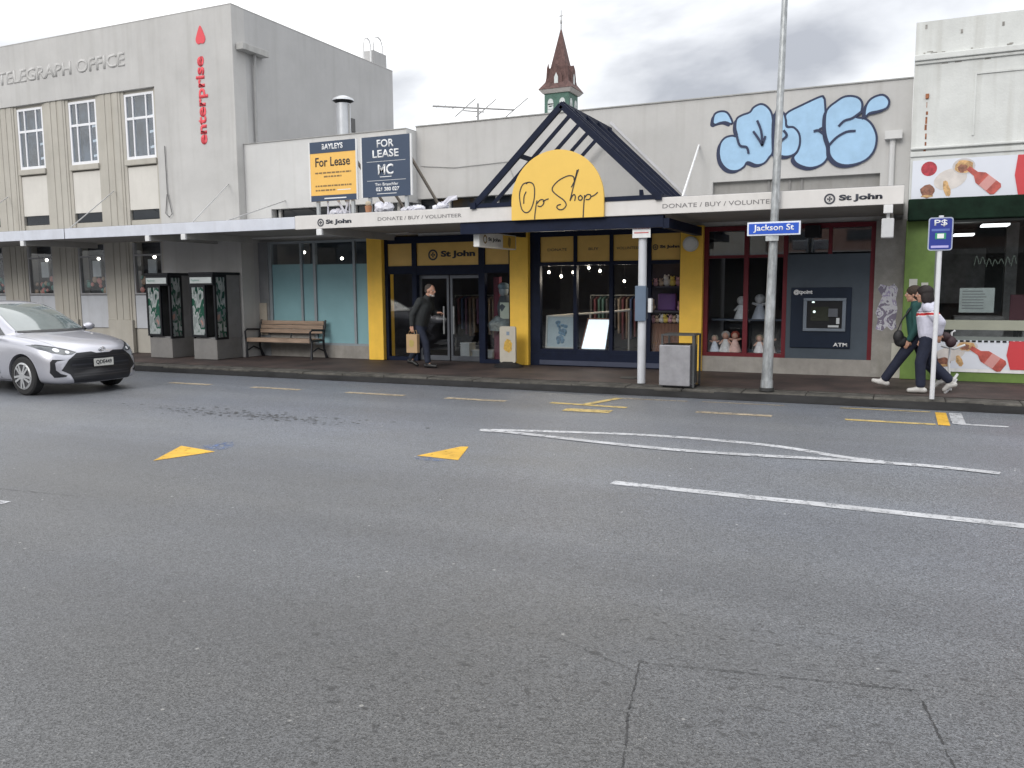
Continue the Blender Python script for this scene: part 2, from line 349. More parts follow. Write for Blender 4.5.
def strip(name, pts, wd, m, z=.004, ragged=.0):
    pts = [Vector((*p, 0)) for p in pts]; vs = []; fs = []
    for i, p in enumerate(pts):
        d = (pts[min(i+1, len(pts)-1)]-pts[max(i-1, 0)]).normalized(); q = Vector((-d.y, d.x, 0))
        j = random.uniform(-ragged, ragged); a = p+q*(wd/2+j); b = p-q*(wd/2+random.uniform(-ragged, ragged)); vs += [(a.x, a.y, z), (b.x, b.y, z)]
    for i in range(len(pts)-1): fs.append((2*i+1, 2*i+3, 2*i+2, 2*i))
    return B().add(vs, fs).build(name, m, road)
LU = [(-4.514, 8.868), (-4.142, 8.976), (-3.58, 9.103), (-2.66, 9.267), (-1.885, 9.267), (-1.128, 9.144), (-0.481, 8.822), (-0.1, 8.72)]
LL = [(-4.46, 8.814), (-4.073, 8.826), (-3.022, 8.642), (-2.115, 8.528), (-1.317, 8.552), (-0.564, 8.639), (-.05, 8.66), (0.367, 8.66), (0.868, 8.566)]
strip('white_line', catmull(LU), .125, MW); strip('white_line', catmull(LL), .125, MW, .008)
strip('white_line', [(-2.22+i*.3, 6.885-i*.0135) for i in range(28)], .13, MW, ragged=.006)
strip('white_line', [(-7.6, 4.17), (-6.46, 4.30)], .10, MW)
for x0, x1 in ((-12.07,-11.1),(-10.15,-9.11),(-8.18,-7.07),(-6.32,-5.30),(-2.46,-1.47)): strip('yellow_dash', [(x0, 11.27), (x1, 11.27)], .16, MYF)
strip('yellow_dash', [(-4.62, 11.38), (-3.44, 11.30)], .13, MYM); strip('yellow_dash', [(-4.1, 11.3), (-3.83, 12.22)], .13, MYM, .008)
strip('yellow_bar', [(-4.18, 10.80), (-3.52, 10.84)], .26, MYM, .006, .012)
strip('yellow_dash', [(-3.8, 12.22), (-2.80, 12.26)], .07, MYF); strip('yellow_dash', [(-2.6, 12.3), (-1.45, 12.33)], .06, MYF); strip('yellow_dash', [(-.71, 12.38), (.41, 12.42)], .06, MYM)
strip('yellow_dash', [(-.59, 11.33), (.44, 11.33)], .12, MYM)
strip('yellow_block', [(.53, 11.28), (.53, 12.4)], .13, MY, .006); strip('white_block', [(.70, 11.45), (.70, 12.4)], .15, MW, .006)
strip('white_line', [(.69, 11.47), (1.22, 11.45)], .11, MW)
def tri(name, pts, m, z=.004): return B().add([(a, b, z) for a, b in pts], [tuple(range(len(pts)))]).build(name, m, road)
tri('yellow_arrow', [(-6.70, 5.99), (-6.47, 6.59), (-7.06, 6.70)], MY)
tri('yellow_arrow', [(-4.40, 7.23), (-3.91, 7.20), (-4.14, 7.86), (-4.22, 7.84)], MY)
tri('blue_spray_mark', [(-6.84, 6.78), (-6.64, 6.66), (-6.44, 6.72), (-6.52, 6.92), (-6.70, 7.10), (-6.8, 6.98)], MB)
tri('blue_spray_mark', [(-4.36, 7.10), (-4.16, 7.02), (-4.02, 7.12), (-4.10, 7.19), (-4.3, 7.22)], MB, .008)
# trench patch outline: cracked tar seam
TAR = mat('tar_seam', (.028, .028, .029), .6, var=.3)
def jag(a, b, n, j):
    r = []
    for i in range(n+1): t = i/n; r.append((a[0]+(b[0]-a[0])*t+random.uniform(-j, j), a[1]+(b[1]-a[1])*t+random.uniform(-j, j)))
    return r
strip('tar_seam', jag((-1.01, 3.56), (.14, 3.77), 90, .0022), .0036, TAR, ragged=.0022)
for a, b in (((-1.01, 3.55), (-.93, 3.13)), ((-.925, 3.10), (-.86, 2.85)), ((-.855, 2.82), (-.7, 2.1)), ((.145, 3.68), (.21, 3.35)), ((.215, 3.31), (.30, 2.85)), ((.31, 2.8), (.42, 2.2))):
    strip('tar_seam', jag(a, b, 26, .003), .0055, TAR, ragged=.003)
strip('tar_seam', jag((-1.45, 3.66), (-1.03, 3.48), 16, .005), .0022, TAR, ragged=.001)
strip('tar_seam', jag((-7.6, 4.55), (-6.1, 4.68), 30, .012), .004, TAR, ragged=.002)
# pitted strip in the far lane
pit = B()
for i in range(240):
    x = random.gauss(-7.9, 1.0); y = 8.75+random.gauss(0, .16)-(x+8)*.02; r = random.uniform(.006, .024)
    pit.add([(x+r*1.7*math.cos(k*1.05), y+r*math.sin(k*1.05)*random.uniform(.7, 1.1), .004+i*.00001) for k in range(6)], [(0, 1, 2, 3, 4, 5)])
pt = pit.build('pitted_surface', mat('pit_dark', (.092, .095, .10), .7, var=.3), road); pt['kind'] = 'stuff'

# ------------------------------------------------------------ telegraph office building (left)
FY = 14.9
tg = thing('telegraph_building', (-20, 15, .14), 'pale grey two-storey telegraph office with fluted beige piers and tall white windows', 'building')
b = B(); b.box(-29, -13.57, FY, 15.3, 6.375, 7.87); b.box(-15.96, -13.57, FY, 15.3, .14, 6.375); b.box(-29, -27.05, FY, 15.3, .14, 6.375)
b.build('wall', GREYWALL, tg)
b = B(); b.box(-29, -13.572, 15.3, 21.37, .14, 7.5); b.box(-13.82, -13.57, 15.3, 21.37, .14, 7.865); b.box(-29, -13.83, 21.12, 21.36, 7.5, 7.866)
b.build('side_wall', SIDEWALL, tg)
B().box(-29.05, -13.565, FY-.006, FY+.28, 7.872, 7.89).box(-13.85, -13.565, FY+.28, 21.38, 7.868, 7.885).build('parapet_cap', GREYWALL, tg)
bays = [-26.16, -24.24, -22.32, -20.40, -18.48, -16.56]; HW = .485
edges = [-27.05]+[e for c in bays for e in (c-HW, c+HW)]+[-15.96]
b = B()
for i in range(0, len(edges), 2):
    a, c = edges[i], edges[i+1]
    b.box(a, c, 14.965, 15.3, .75, 6.375)
    if c-a > .5:
        b.box(a+.10, c-.10, 14.945, 14.965, .75, 6.374)
        for k in (-1, 0, 1): xx = (a+c)/2+k*.22; b.box(xx-.085, xx+.085, 14.932, 14.945, .95, 6.373)
        b.box(a+.06, c-.06, 14.90, 15.0, .14, .95)
b.box(-27.05, -15.96, 15.02, 15.3, .14, .75)
b.build('fluted_pier', BEIGE, tg, bevel=.012)
wins = []
for ci, c in enumerate(bays):
    b = B(); b.box(c-HW, c+HW, 15.0, 15.3, 6.30, 6.375); b.box(c-HW, c+HW, 15.0, 15.3, 4.60, 4.62)
    b.box(c-HW, c+HW, 15.0, 15.3, 2.84, 3.36); b.build('lintel', BEIGE, tg)
    B().box(c-HW-.03, c+HW+.03, 14.91, 15.2, 4.64, 4.77).build('sill', BEIGE, tg, bevel=.012)
    B().box(c-HW+.002, c+HW-.002, 14.985, 15.2, 3.60, 4.60).build('spandrel_panel', PANEL, tg)
    B().box(c-HW+.04, c+HW-.04, 15.02, 15.2, 3.37, 3.60).build('slot_window', DARKGLASS, tg)
    B().box(c-HW+.002, c+HW-.002, 14.985, 15.2, .75, 1.55).build('lower_panel', mat('bluewhite_panel', (.50, .52, .56), .6, var=.05, streak=.2), tg)
    # upper window: frame with mullions and transom
    f = B(); z0, z1 = 4.78, 6.30; a, d_ = c-HW, c+HW
    for x0, x1, q0, q1 in ((a, a+.06, z0, z1), (d_-.06, d_, z0, z1), (a+.06, d_-.06, z0, z0+.07), (a+.06, d_-.06, z1-.06, z1), (c-.235, c-.195, z0+.07, z1-.06), (c+.195, c+.235, z0+.07, z1-.06)):
        f.box(x0, x1, 14.975, 15.04, q0, q1)
    for x0, x1 in ((a+.06, c-.235), (c-.195, c+.195), (c+.235, d_-.06)): f.box(x0, x1, 14.98, 15.038, 5.70, 5.76)
    wf = f.build('window', mat('window_white', (.78, .79, .82), .45, var=.03), tg, bevel=.005)
    B().box(a+.05, d_-.05, 15.0, 15.007, z0+.05, z1-.05).build('pane', UPGLASS, wf)
    B().box(a+.03, d_-.03, 15.22, 15.29, z0+.03, z1-.03).build('blind', mat('room_beyond', (.13, .155, .19), .8, var=.7, scale=1.8), wf)
    if ci > 2:
        lt = B()
        for q in range(3): zq_ = 5.05+.36*q+.07*(ci % 2); lt.bar((c-.02, 15.21, zq_-.05), (c+.42, 15.21, zq_), .01, .055)
        lt.build('room_light', mat('room_tube', (.80, .84, .86), .5, emit=.25), wf)
    # street-level window
    f = B(); z0, z1 = 1.57, 2.82
    f.box(a, a+.05, 14.98, 15.06, z0, z1); f.box(d_-.05, d_, 14.98, 15.06, z0, z1); f.box(a+.05, d_-.05, 14.98, 15.06, z0, z0+.04); f.box(a+.05, d_-.05, 14.983, 15.057, 2.50, 2.54)
    wf = f.build('window', mat('window_grey', (.34, .34, .35), .5, var=.05), tg)
    B().box(a+.04, d_-.04, 15.02, 15.027, z0+.03, z1).build('pane', GLASS, wf)
    B().box(a+.04, d_-.04, 15.245, 15.29, z0, z1).build('backing', mat('window_dark', (.035, .038, .045), .5, var=.4), wf)
    dsp = B(); random.seed(20+ci)
    for k in range(13):
        xx = a+.1+random.random()*.68; zz_ = z0+.05+random.random()*.38; r = random.uniform(.04, .09); dsp.ell((xx, 15.10, zz_), (r, .03, r*.9), k % 3, 8, 6)
    dsp.build('window_picture', [mat('pic_pink', (.60, .22, .18), .5), mat('pic_brown', (.45, .30, .20), .5), mat('pic_pale', (.10, .25, .20), .5)], wf)
    if ci > 2:
        B().box(c-.12, c+.16, 15.09, 15.12, 2.02, 2.42).build('notice', mat('notice_grey', (.62, .64, .62), .6), wf)
        B().ell((c+.1, 15.1, 2.47), (.05, .025, .04)).build('light', LAMPW, wf)
text('TELEGRAPH OFFICE', 'relief_lettering', GREYWALL, tg, -21.40, -16.85, 6.93, 7.25, FY, .010, .02)
# small fittings on the wall
b = B(); b.box(-13.56, -13.36, 15.0, 15.85, 6.93, 7.07); b.build('rainwater_trough', mat('trough_grey', (.42, .42, .41), .7, streak=.4), tg, bevel=.01)
B().tube([(-13.48, 15.5, 6.93), (-13.50, 15.5, 6.6), (-13.52, 15.5, 4.6)], .035).build('downpipe', mat('pipe_grey', (.33, .33, .33), .6), tg)
B().tube([(-15.70, 14.87, 5.0), (-15.69, 14.87, 3.95), (-15.6, 14.86, 3.6), (-15.56, 14.86, 3.44), (-15.66, 14.86, 3.37), (-15.76, 14.86, 3.46), (-15.74, 14.87, 3.65), (-15.70, 14.87, 3.9)], .011, 6).build('cable', mat('cable_grey', (.14, .14, .14), .6), tg)
B().box(-13.58, -13.54, 19.25, 19.42, 5.85, 6.2).build('vent', mat('vent_dark', (.10, .10, .10)), tg)
B().box(-13.95, -13.58, 20.44, 21.08, 7.86, 8.24).build('chimney', SIDEWALL, tg)
ld = B()
for y0, y1, h in ((20.02, 20.36, .62), (20.5, 20.95, .78)):
    ld.tube([(-13.62, y0, 7.88), (-13.62, y0, 7.88+h*.72), (-13.62, (y0*.8+y1*.2), 7.88+h*.94), (-13.62, (y0+y1)/2, 7.88+h), (-13.62, (y0*.2+y1*.8), 7.88+h*.94), (-13.62, y1, 7.88+h*.72), (-13.62, y1, 7.88)], .022, 6)
ld.build('ladder_rail', WHITE, tg)
def canopy(parent, x0, x1, fm, z0, z1, beams, ends=True):
    YF, YB = 12.95, 14.9 if x0 < -12 and x1 < -10 else 15.5
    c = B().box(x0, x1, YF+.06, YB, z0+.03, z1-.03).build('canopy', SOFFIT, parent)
    B().box(x0, x1, YF, YF+.058, z0, z1).build('fascia', fm, c, bevel=.006)
    B().box(x0, x1, YF+.06, YF+.10, z1-.03, z1+.012).build('gutter_edge', mat('gutter_dark', (.20, .20, .21), .6), c)
    r = B().box(x0, x1, YF+.10, YB, z1-.029, z1-.005).build('roof_sheet', mat('roof_grey', (.30, .31, .32), .5, var=.15), c)
    for bx in beams:
        q = B().bar((bx, YF+.05, z0-.035), (bx, YB, z0-.035), .09, .13).build('beam', mat('beam_paint', (.42, .415, .40), .6, var=.08), c)
        B().box(bx-.06, bx+.06, YF-.012, YF+.05, z0-.12, z0-.003).build('beam_end', WHITE, q, bevel=.008)
    return c
cnt = canopy(tg, -29, -10.46, FASCIA2, 2.81, 3.03, (-25.8, -22.1, -18.19, -14.29, -13.29))
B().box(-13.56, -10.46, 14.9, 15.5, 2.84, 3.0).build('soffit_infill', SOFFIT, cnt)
for xx in (-16.78,): B().box(xx-.006, xx+.006, 12.944, 12.95, 2.81, 3.03).build('joint', INK, cnt)
for a, c in (((-16.68, 13.0, 3.03), (-17.46, 14.9, 4.07)), ((-13.08, 13.0, 3.03), (-13.85, 14.9, 4.03)), ((-12.17, 13.0, 3.03), (-12.45, 15.12, 3.62)), ((-20.6, 13.0, 3.03), (-21.35, 14.9, 4.12))):
    B().tube([a, c], .012, 6).build('tie_rod', mat('rod_grey', (.45, .45, .45), .5), cnt); 

# enterprise wall lettering: red letters reading upwards with a drop mark above
LRED = mat('letter_red', (.72, .07, .09), .5, var=.03)
en = thing('wall_sign', (-14.47, FY, 4.95), 'red vertical enterprise lettering with a drop mark on the grey office wall', 'sign')
text('enterprise', 'lettering', LRED, en, -14.66, -14.33, 4.95, 6.87, FY-.001, .012, .03, rot='up')
dp = [(-14.47, 7.53), (-14.52, 7.46), (-14.58, 7.33), (-14.61, 7.24), (-14.585, 7.165), (-14.53, 7.135), (-14.47, 7.15), (-14.41, 7.135), (-14.355, 7.165), (-14.33, 7.24), (-14.36, 7.33), (-14.42, 7.46)]
B().prism(catmull(dp, True, 3), FY-.014, FY-.001).build('drop_mark', LRED, en)

# ------------------------------------------------------------ op shop building
SY = 15.5
os_ = thing('op_shop_building', (-7, 15.6, .14), 'long single-storey grey shop building with yellow columns, street canopy and navy steel gable', 'building')
b = B(); b.box(-9.3, .03, SY, 15.8, 3.53, 5.0); b.box(-9.3, -6.6, SY+.001, 15.8, 2.75, 3.26); b.box(-6.6, -3.16, SY, 15.8, 2.75, 3.53); b.box(-3.16, -.41, SY+.001, 15.8, 2.75, 3.30); b.box(-.41, .03, SY, 15.8, 2.75, 3.53)
b.build('wall', GREYWALL, os_)
b = B(); b.box(-13.565, -9.3, 15.12, 15.8, 3.45, 4.905); b.box(-13.565, -12.85, 15.12, 15.8, 2.81, 3.45); b.box(-12.85, -9.3, 15.122, 15.8, 2.81, 3.20)
b.build('pale_wall', PALEWALL, os_)
b = B(); b.box(-9.3, .03, SY-.025, 15.82, 5.0, 5.02); b.box(-13.56, -9.3, 15.10, 15.82, 4.906, 4.922); b.build('parapet_cap', mat('cap_grey', (.36, .36, .35), .8, var=.12, scale=6), os_)
B().box(-13.56, .03, 15.8, 26, .14, 4.6).build('roof_body', mat('roof_dark', (.12, .12, .125), .8), os_) if False else None
B().box(-13.56, .03, 15.8, 26, 4.45, 4.6).build('roof', mat('roof_dark', (.16, .16, .165), .8), os_)
B().box(-9.3, -6.6, 15.66, 15.7, 3.26, 3.53).box(-12.85, -9.32, 15.3, 15.34, 3.20, 3.45).build('slot_window', DARKGLASS, os_)
s = B()
for xx in (-12.72, -10.7, -9.6): s.box(xx-.03, xx+.03, 15.24, 15.3, 3.20, 3.45)
for xx in (-8.6, -7.5): s.box(xx-.03, xx+.03, 15.6, 15.66, 3.26, 3.53)
s.build('slot_mullion', GREYWALL, os_)
B().box(-3.16, -.41, 15.6, 15.66, 3.30, 3.53).build('recess_panel', mat('recess_grey', (.30, .295, .285), .8, streak=.4), os_)
s = B()
for xx in (-2.2, -1.85, -1.65): s.box(xx-.02, xx+.02, 15.57, 15.6, 3.30, 3.53)
s.build('recess_batten', mat('recess_batten', (.24, .235, .23), .8), os_)
b = B(); b.tube([(-.24, 15.46, 4.05), (-.24, 15.46, 3.0)], .045); b.box(-.36, -.10, 15.36, 15.5, 4.05, 4.18); b.build('rain_head', PALEWALL, os_)
cn = canopy(os_, -10.455, -.03, FASCIA, 2.795, 3.045, (-9.9, -.22))
B().tube([(-3.12, 13.05, 3.05), (-3.42, 15.5, 4.2)], .017, 6).build('tie_rod', WHITE, cn)
FL = mat('fascia_letter', (.03, .035, .05), .5, var=0); FLT = mat('fascia_letter_thin', (.16, .155, .16), .5, var=0)
def stjohn(parent, x0, x1, zc, h, y, m=FL, nm='logo_lettering'):
    text('St John', nm, m, parent, x0+h*1.35, x1, zc-h*.36, zc+h*.36, y, .004, .045)
    c = x0+h*.5; g = B()
    ri, ro = h*.36, h*.52; n = 24
    for k in range(n):
        a0, a1 = 2*math.pi*k/n, 2*math.pi*(k+1)/n
        g.prism([(c+ri*math.cos(a0), zc+ri*math.sin(a0)), (c+ro*math.cos(a0), zc+ro*math.sin(a0)), (c+ro*math.cos(a1), zc+ro*math.sin(a1)), (c+ri*math.cos(a1), zc+ri*math.sin(a1))], y-.004, y)
    for k in range(4):
        a = math.pi/2*k
        def q(r, t): return (c+r*math.cos(a+t), zc+r*math.sin(a+t))
        g.prism([q(.03*h, .8), q(.27*h, .42), q(.22*h, 0), q(.27*h, -.42), q(.03*h, -.8)], y-.005, y)
    g.build('logo_ring', m, parent)
FAS = [o for o in cn.children if o.name.startswith('fascia')][0]
stjohn(FAS, -9.93, -9.17, 2.905, .14, 12.949); stjohn(FAS, -1.06, -.30, 2.905, .145, 12.949)
text('DONATE / BUY / VOLUNTEER', 'lettering', FLT, FAS, -8.60, -6.90, 2.89, 2.95, 12.949, .003, .0)
text('DONATE / BUY / VOLUNTEER', 'lettering', FLT, FAS, -3.40, -1.66, 2.88, 2.945, 12.949, .003, .0)
# canopy posts with their boxes
po = B().tube([(-3.76, 13.14, .14), (-3.76, 13.14, 2.80)], .066, 14).build('canopy_post', mat('post_paint', (.58, .60, .64), .5, var=.06, streak=.2), os_, smooth=True)
B().box(-3.85, -3.67, 13.03, 13.06, 1.14, 1.70).box(-3.83, -3.69, 13.06, 13.24, 1.17, 1.67).build('control_box', mat('box_bluegrey', (.10, .14, .20), .5), po, bevel=.01)
B().box(-3.655, -3.60, 13.10, 13.19, 1.28, 1.50).build('push_button', WHITE, po)
ps = thing('notice_sign', (-3.76, 13.06, 2.45), 'small white notice with red lettering at the top of the canopy post', 'sign')
B().box(-3.90, -3.61, 13.035, 13.055, 2.45, 2.66).build('plate', WHITE, ps)
text('NO SMOKING', 'lettering', mat('notice_red', (.55, .10, .10)), ps, -3.88, -3.63, 2.585, 2.64, 13.034, .002); B().box(-3.87, -3.64, 13.031, 13.034, 2.52, 2.535).build('line', mat('notice_red', (.5, .1, .1)), ps)
# piers and yellow columns
B().box(-14.05, -13.30, SY-.05, 15.8, .14, 2.75).build('pier', mat('pier_bluegrey', (.22, .23, .245), .85, var=.1, streak=.2), os_)
B().box(-13.70, -13.36, SY-.075, SY-.052, .62, 1.36).build('meter_box', mat('meter_beige', (.48, .43, .36), .7, streak=.2), os_)
B().tube([(-13.93, 15.32, 2.8), (-13.93, 15.32, .45), (-14.0, 15.05, .2)], .035).build('drainpipe', mat('pipe_pale', (.45, .45, .44), .6), os_)
B().ell((-14.0, 15.03, .19), .05).build('pipe_end', WHITE, os_)
for x0, x1 in ((-10.50, -10.12), (-7.11, -6.71), (-3.69, -3.28)):
    B().box(x0, x1, SY-.16, 15.8, .14, 2.77).build('column', YELLOW, os_, bevel=.01)
pr = B().box(-.43, .03, SY-.08, 15.8, .14, 2.75).build('pier', CONC, os_)
B().box(-.12, .02, SY-.10, SY-.081, .14, .72).build('pier_patch', mat('patch_beige', (.46, .45, .40), .8, streak=.3), pr)
# left shop front, frosted
FR = mat('alu_frame', (.30, .34, .37), .45, metal=.3, var=.06)
f = B()
for xx, w_, zb in ((-13.26, .08, .70), (-12.37, .055, .70), (-12.0, .07, .42), (-10.93, .06, .42), (-10.53, .05, .42)):
    f.box(xx-w_/2, xx+w_/2, SY-.03, SY+.06, zb, 2.75)
f.box(-13.22, -12.035, SY-.025, SY+.055, .70, .75); f.box(-11.965, -10.96, SY-.025, SY+.055, .42, .47); f.box(-10.9, -10.555, SY-.025, SY+.055, .42, .47); f.box(-13.22, -10.555, SY-.02, SY+.05, 2.70, 2.75)
fr = f.build('window_frame', FR, os_)
B().box(-13.25, -12.02, SY+.012, SY+.02, .75, 2.24).box(-12.0, -10.53, SY+.012, SY+.02, .47, 2.22).build('frosted_pane', TEAL, fr)
B().box(-13.25, -12.02, SY+.012, SY+.02, 2.242, 2.70).box(-12.0, -10.53, SY+.012, SY+.02, 2.222, 2.70).build('pane', GLASS, fr)
b = B(); b.box(-13.3, -12.035, SY-.04, SY+.2, .14, .70); b.box(-12.035, -10.5, SY-.04, SY+.2, .14, .42); b.build('stall_riser', PLINTH, os_)
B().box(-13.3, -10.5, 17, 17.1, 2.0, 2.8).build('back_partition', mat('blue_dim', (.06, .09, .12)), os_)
for p in ((-12.6, 15.9, 2.52), (-11.55, 15.9, 2.36)):
    B().ell(p, (.035, .035, .035)).build('interior_light', LAMPW, os_)
# entrance
f = B()
for x0, x1 in ((-10.12, -10.05), (-9.44, -9.33), (-7.86, -7.72), (-7.18, -7.11)): f.box(x0, x1, SY-.05, SY+.06, .14, 2.76)
f.box(-10.05, -9.44, SY-.045, SY+.055, 2.62, 2.76); f.box(-9.33, -7.86, SY-.045, SY+.055, 2.62, 2.76); f.box(-7.72, -7.18, SY-.045, SY+.055, 2.62, 2.76)
f.box(-10.05, -9.44, SY-.045, SY+.055, 1.98, 2.15); f.box(-9.33, -7.86, SY-.045, SY+.055, 1.96, 2.15); f.box(-7.72, -7.18, SY-.045, SY+.055, 1.98, 2.15)
f.box(-10.05, -9.44, SY-.045, SY+.055, .14, .22); f.box(-7.72, -7.18, SY-.045, SY+.055, .14, .22)
ef = f.build('entrance_frame', NAVY, os_)
for x0, x1 in ((-10.05, -9.44), (-7.72, -7.18)): B().box(x0, x1, SY, SY+.02, .22, 1.98).build('side_pane', GLASS, ef)
for x0, x1 in ((-10.05, -9.44), (-9.33, -7.86), (-7.72, -7.18)):
    tp = B().box(x0, x1, SY-.01, SY+.02, 2.15, 2.62).build('transom_panel', TRANSY, ef)
stjohn(ef, -9.05, -7.95, 2.37, .22, SY-.011)
for x0, x1 in ((-9.33, -8.62), (-8.585, -7.86)):
    dr = B()
    dr.box(x0, x0+.05, SY+.07, SY+.11, .16, 1.95); dr.box(x1-.05, x1, SY+.07, SY+.11, .16, 1.95); dr.box(x0+.05, x1-.05, SY+.07, SY+.11, .16, .26); dr.box(x0+.05, x1-.05, SY+.07, SY+.11, 1.88, 1.95)
    do = dr.build('door', mat('door_grey', (.12, .13, .15), .4, metal=.4), os_)
    B().box(x0+.05, x1-.05, SY+.085, SY+.09, .26, 1.88).build('pane', GLASS, do)
    hx = x1-.10 if x0 < -9 else x0+.10
    B().tube([(hx, SY+.02, .72), (hx, SY+.02, 1.30)], .018).build('handle', GALV, do)
# main display window
f = B()
for x0, x1 in ((-6.71, -6.50), (-5.80, -5.73), (-5.07, -5.0), (-4.42, -4.26), (-3.72, -3.69)): f.box(x0, x1, SY-.05, SY+.06, .401, 2.76)
for x0, x1 in ((-6.50, -5.80), (-5.73, -5.07), (-5.0, -4.42), (-4.26, -3.72)):
    f.box(x0, x1, SY-.045, SY+.055, 2.66, 2.76); f.box(x0, x1, SY-.045, SY+.055, 2.10, 2.17); f.box(x0, x1, SY-.045, SY+.055, .40, .47)
f.box(-6.71, -3.69, SY-.055, SY+.08, .14, .40)
wf = f.build('display_frame', NAVY, os_)
B().box(-6.5, -3.72, SY-.085, SY-.055, .16, .25).build('kick_rail', mat('navy_light', (.05, .06, .10), .4), wf)
for i, (x0, x1, tx) in enumerate(((-6.50, -5.80, 'DONATE'), (-5.73, -5.07, 'BUY'), (-5.0, -4.42, 'VOLUNTEER'), (-4.26, -3.72, ''))):
    B().box(x0, x1, SY-.01, SY+.02, 2.17, 2.66).build('transom_panel', TRANSY, wf)
    wd = (.40, .20, .46, 0)[i]; cc = (x0+x1)/2
    if tx: text(tx, 'lettering', FL, wf, cc-wd/2, cc+wd/2, 2.385, 2.435, SY-.011, .003)
    B().box(x0, x1, SY+.0, SY+.008, .47, 2.10).build('pane', GLASS, wf)
stjohn(wf, -4.24, -3.74, 2.41, .10, SY-.011)
# op shop interior
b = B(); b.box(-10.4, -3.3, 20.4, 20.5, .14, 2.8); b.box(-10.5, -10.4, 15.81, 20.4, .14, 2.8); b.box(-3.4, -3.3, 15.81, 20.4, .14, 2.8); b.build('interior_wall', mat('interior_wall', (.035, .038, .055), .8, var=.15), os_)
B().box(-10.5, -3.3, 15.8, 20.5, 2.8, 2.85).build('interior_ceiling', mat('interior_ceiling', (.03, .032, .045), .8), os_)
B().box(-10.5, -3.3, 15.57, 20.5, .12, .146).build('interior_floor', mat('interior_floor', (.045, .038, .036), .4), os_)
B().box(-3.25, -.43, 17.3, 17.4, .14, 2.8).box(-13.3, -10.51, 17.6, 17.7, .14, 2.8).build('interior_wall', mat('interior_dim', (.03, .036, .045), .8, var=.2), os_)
# red framed window
f = B()
for x0, x1, z0 in ((-3.28, -3.20, .42), (-2.57, -2.49, .42), (-1.90, -1.83, .42), (-1.17, -1.11, 2.22), (-.50, -.43, .42)): f.box(x0, x1, SY-.05, SY+.05, z0, 2.74)
f.box(-3.20, -2.57, SY-.045, SY+.045, .42, .49); f.box(-2.49, -1.90, SY-.045, SY+.045, .42, .49)
f.box(-3.20, -2.57, SY-.045, SY+.045, 2.18, 2.23); f.box(-2.49, -1.90, SY-.045, SY+.045, 2.18, 2.23)
for x0, x1 in ((-3.20, -2.57), (-2.49, -1.90), (-1.83, -1.17), (-1.11, -.50)): f.box(x0, x1, SY-.045, SY+.045, 2.66, 2.74)
rf = f.build('red_window_frame', RED, os_)
B().box(-3.2, -2.57, SY, SY+.008, .49, 2.18).box(-2.49, -1.9, SY, SY+.008, .49, 2.18).build('pane', GLASS, rf)
B().box(-3.2, -2.57, SY, SY+.008, 2.23, 2.66).box(-2.49, -1.9, SY, SY+.008, 2.23, 2.66).box(-1.83, -1.17, SY, SY+.008, 2.25, 2.66).box(-1.11, -.5, SY, SY+.008, 2.25, 2.66).build('pane', glass('fanlight_glass', (.5, .55, .6), 2.4, .03), rf)
B().box(-1.80, -.52, 15.62, 15.66, 2.25, 2.66).box(-3.2, -1.9, 15.9, 15.94, 2.2, 2.7).build('fanlight_blind', mat('blind_bluegrey', (.20, .24, .28), .7, var=.4, scale=1.5), rf)
B().box(-3.28, -.43, SY-.06, SY+.2, .14, .42).build('stall_riser', PLINTH, os_)
B().box(-1.55, -1.30, SY-.14, SY-.05, 2.50, 2.70).build('speaker_box', BLACK, os_)
b = B(); b.tube([(-9.2, 15.48, 4.2), (-8.4, 15.48, 4.12), (-7.2, 15.48, 4.16), (-6.9, 15.48, 3.4)], .008, 5); b.build('cable', mat('cable_pale', (.36, .36, .35), .6), os_)
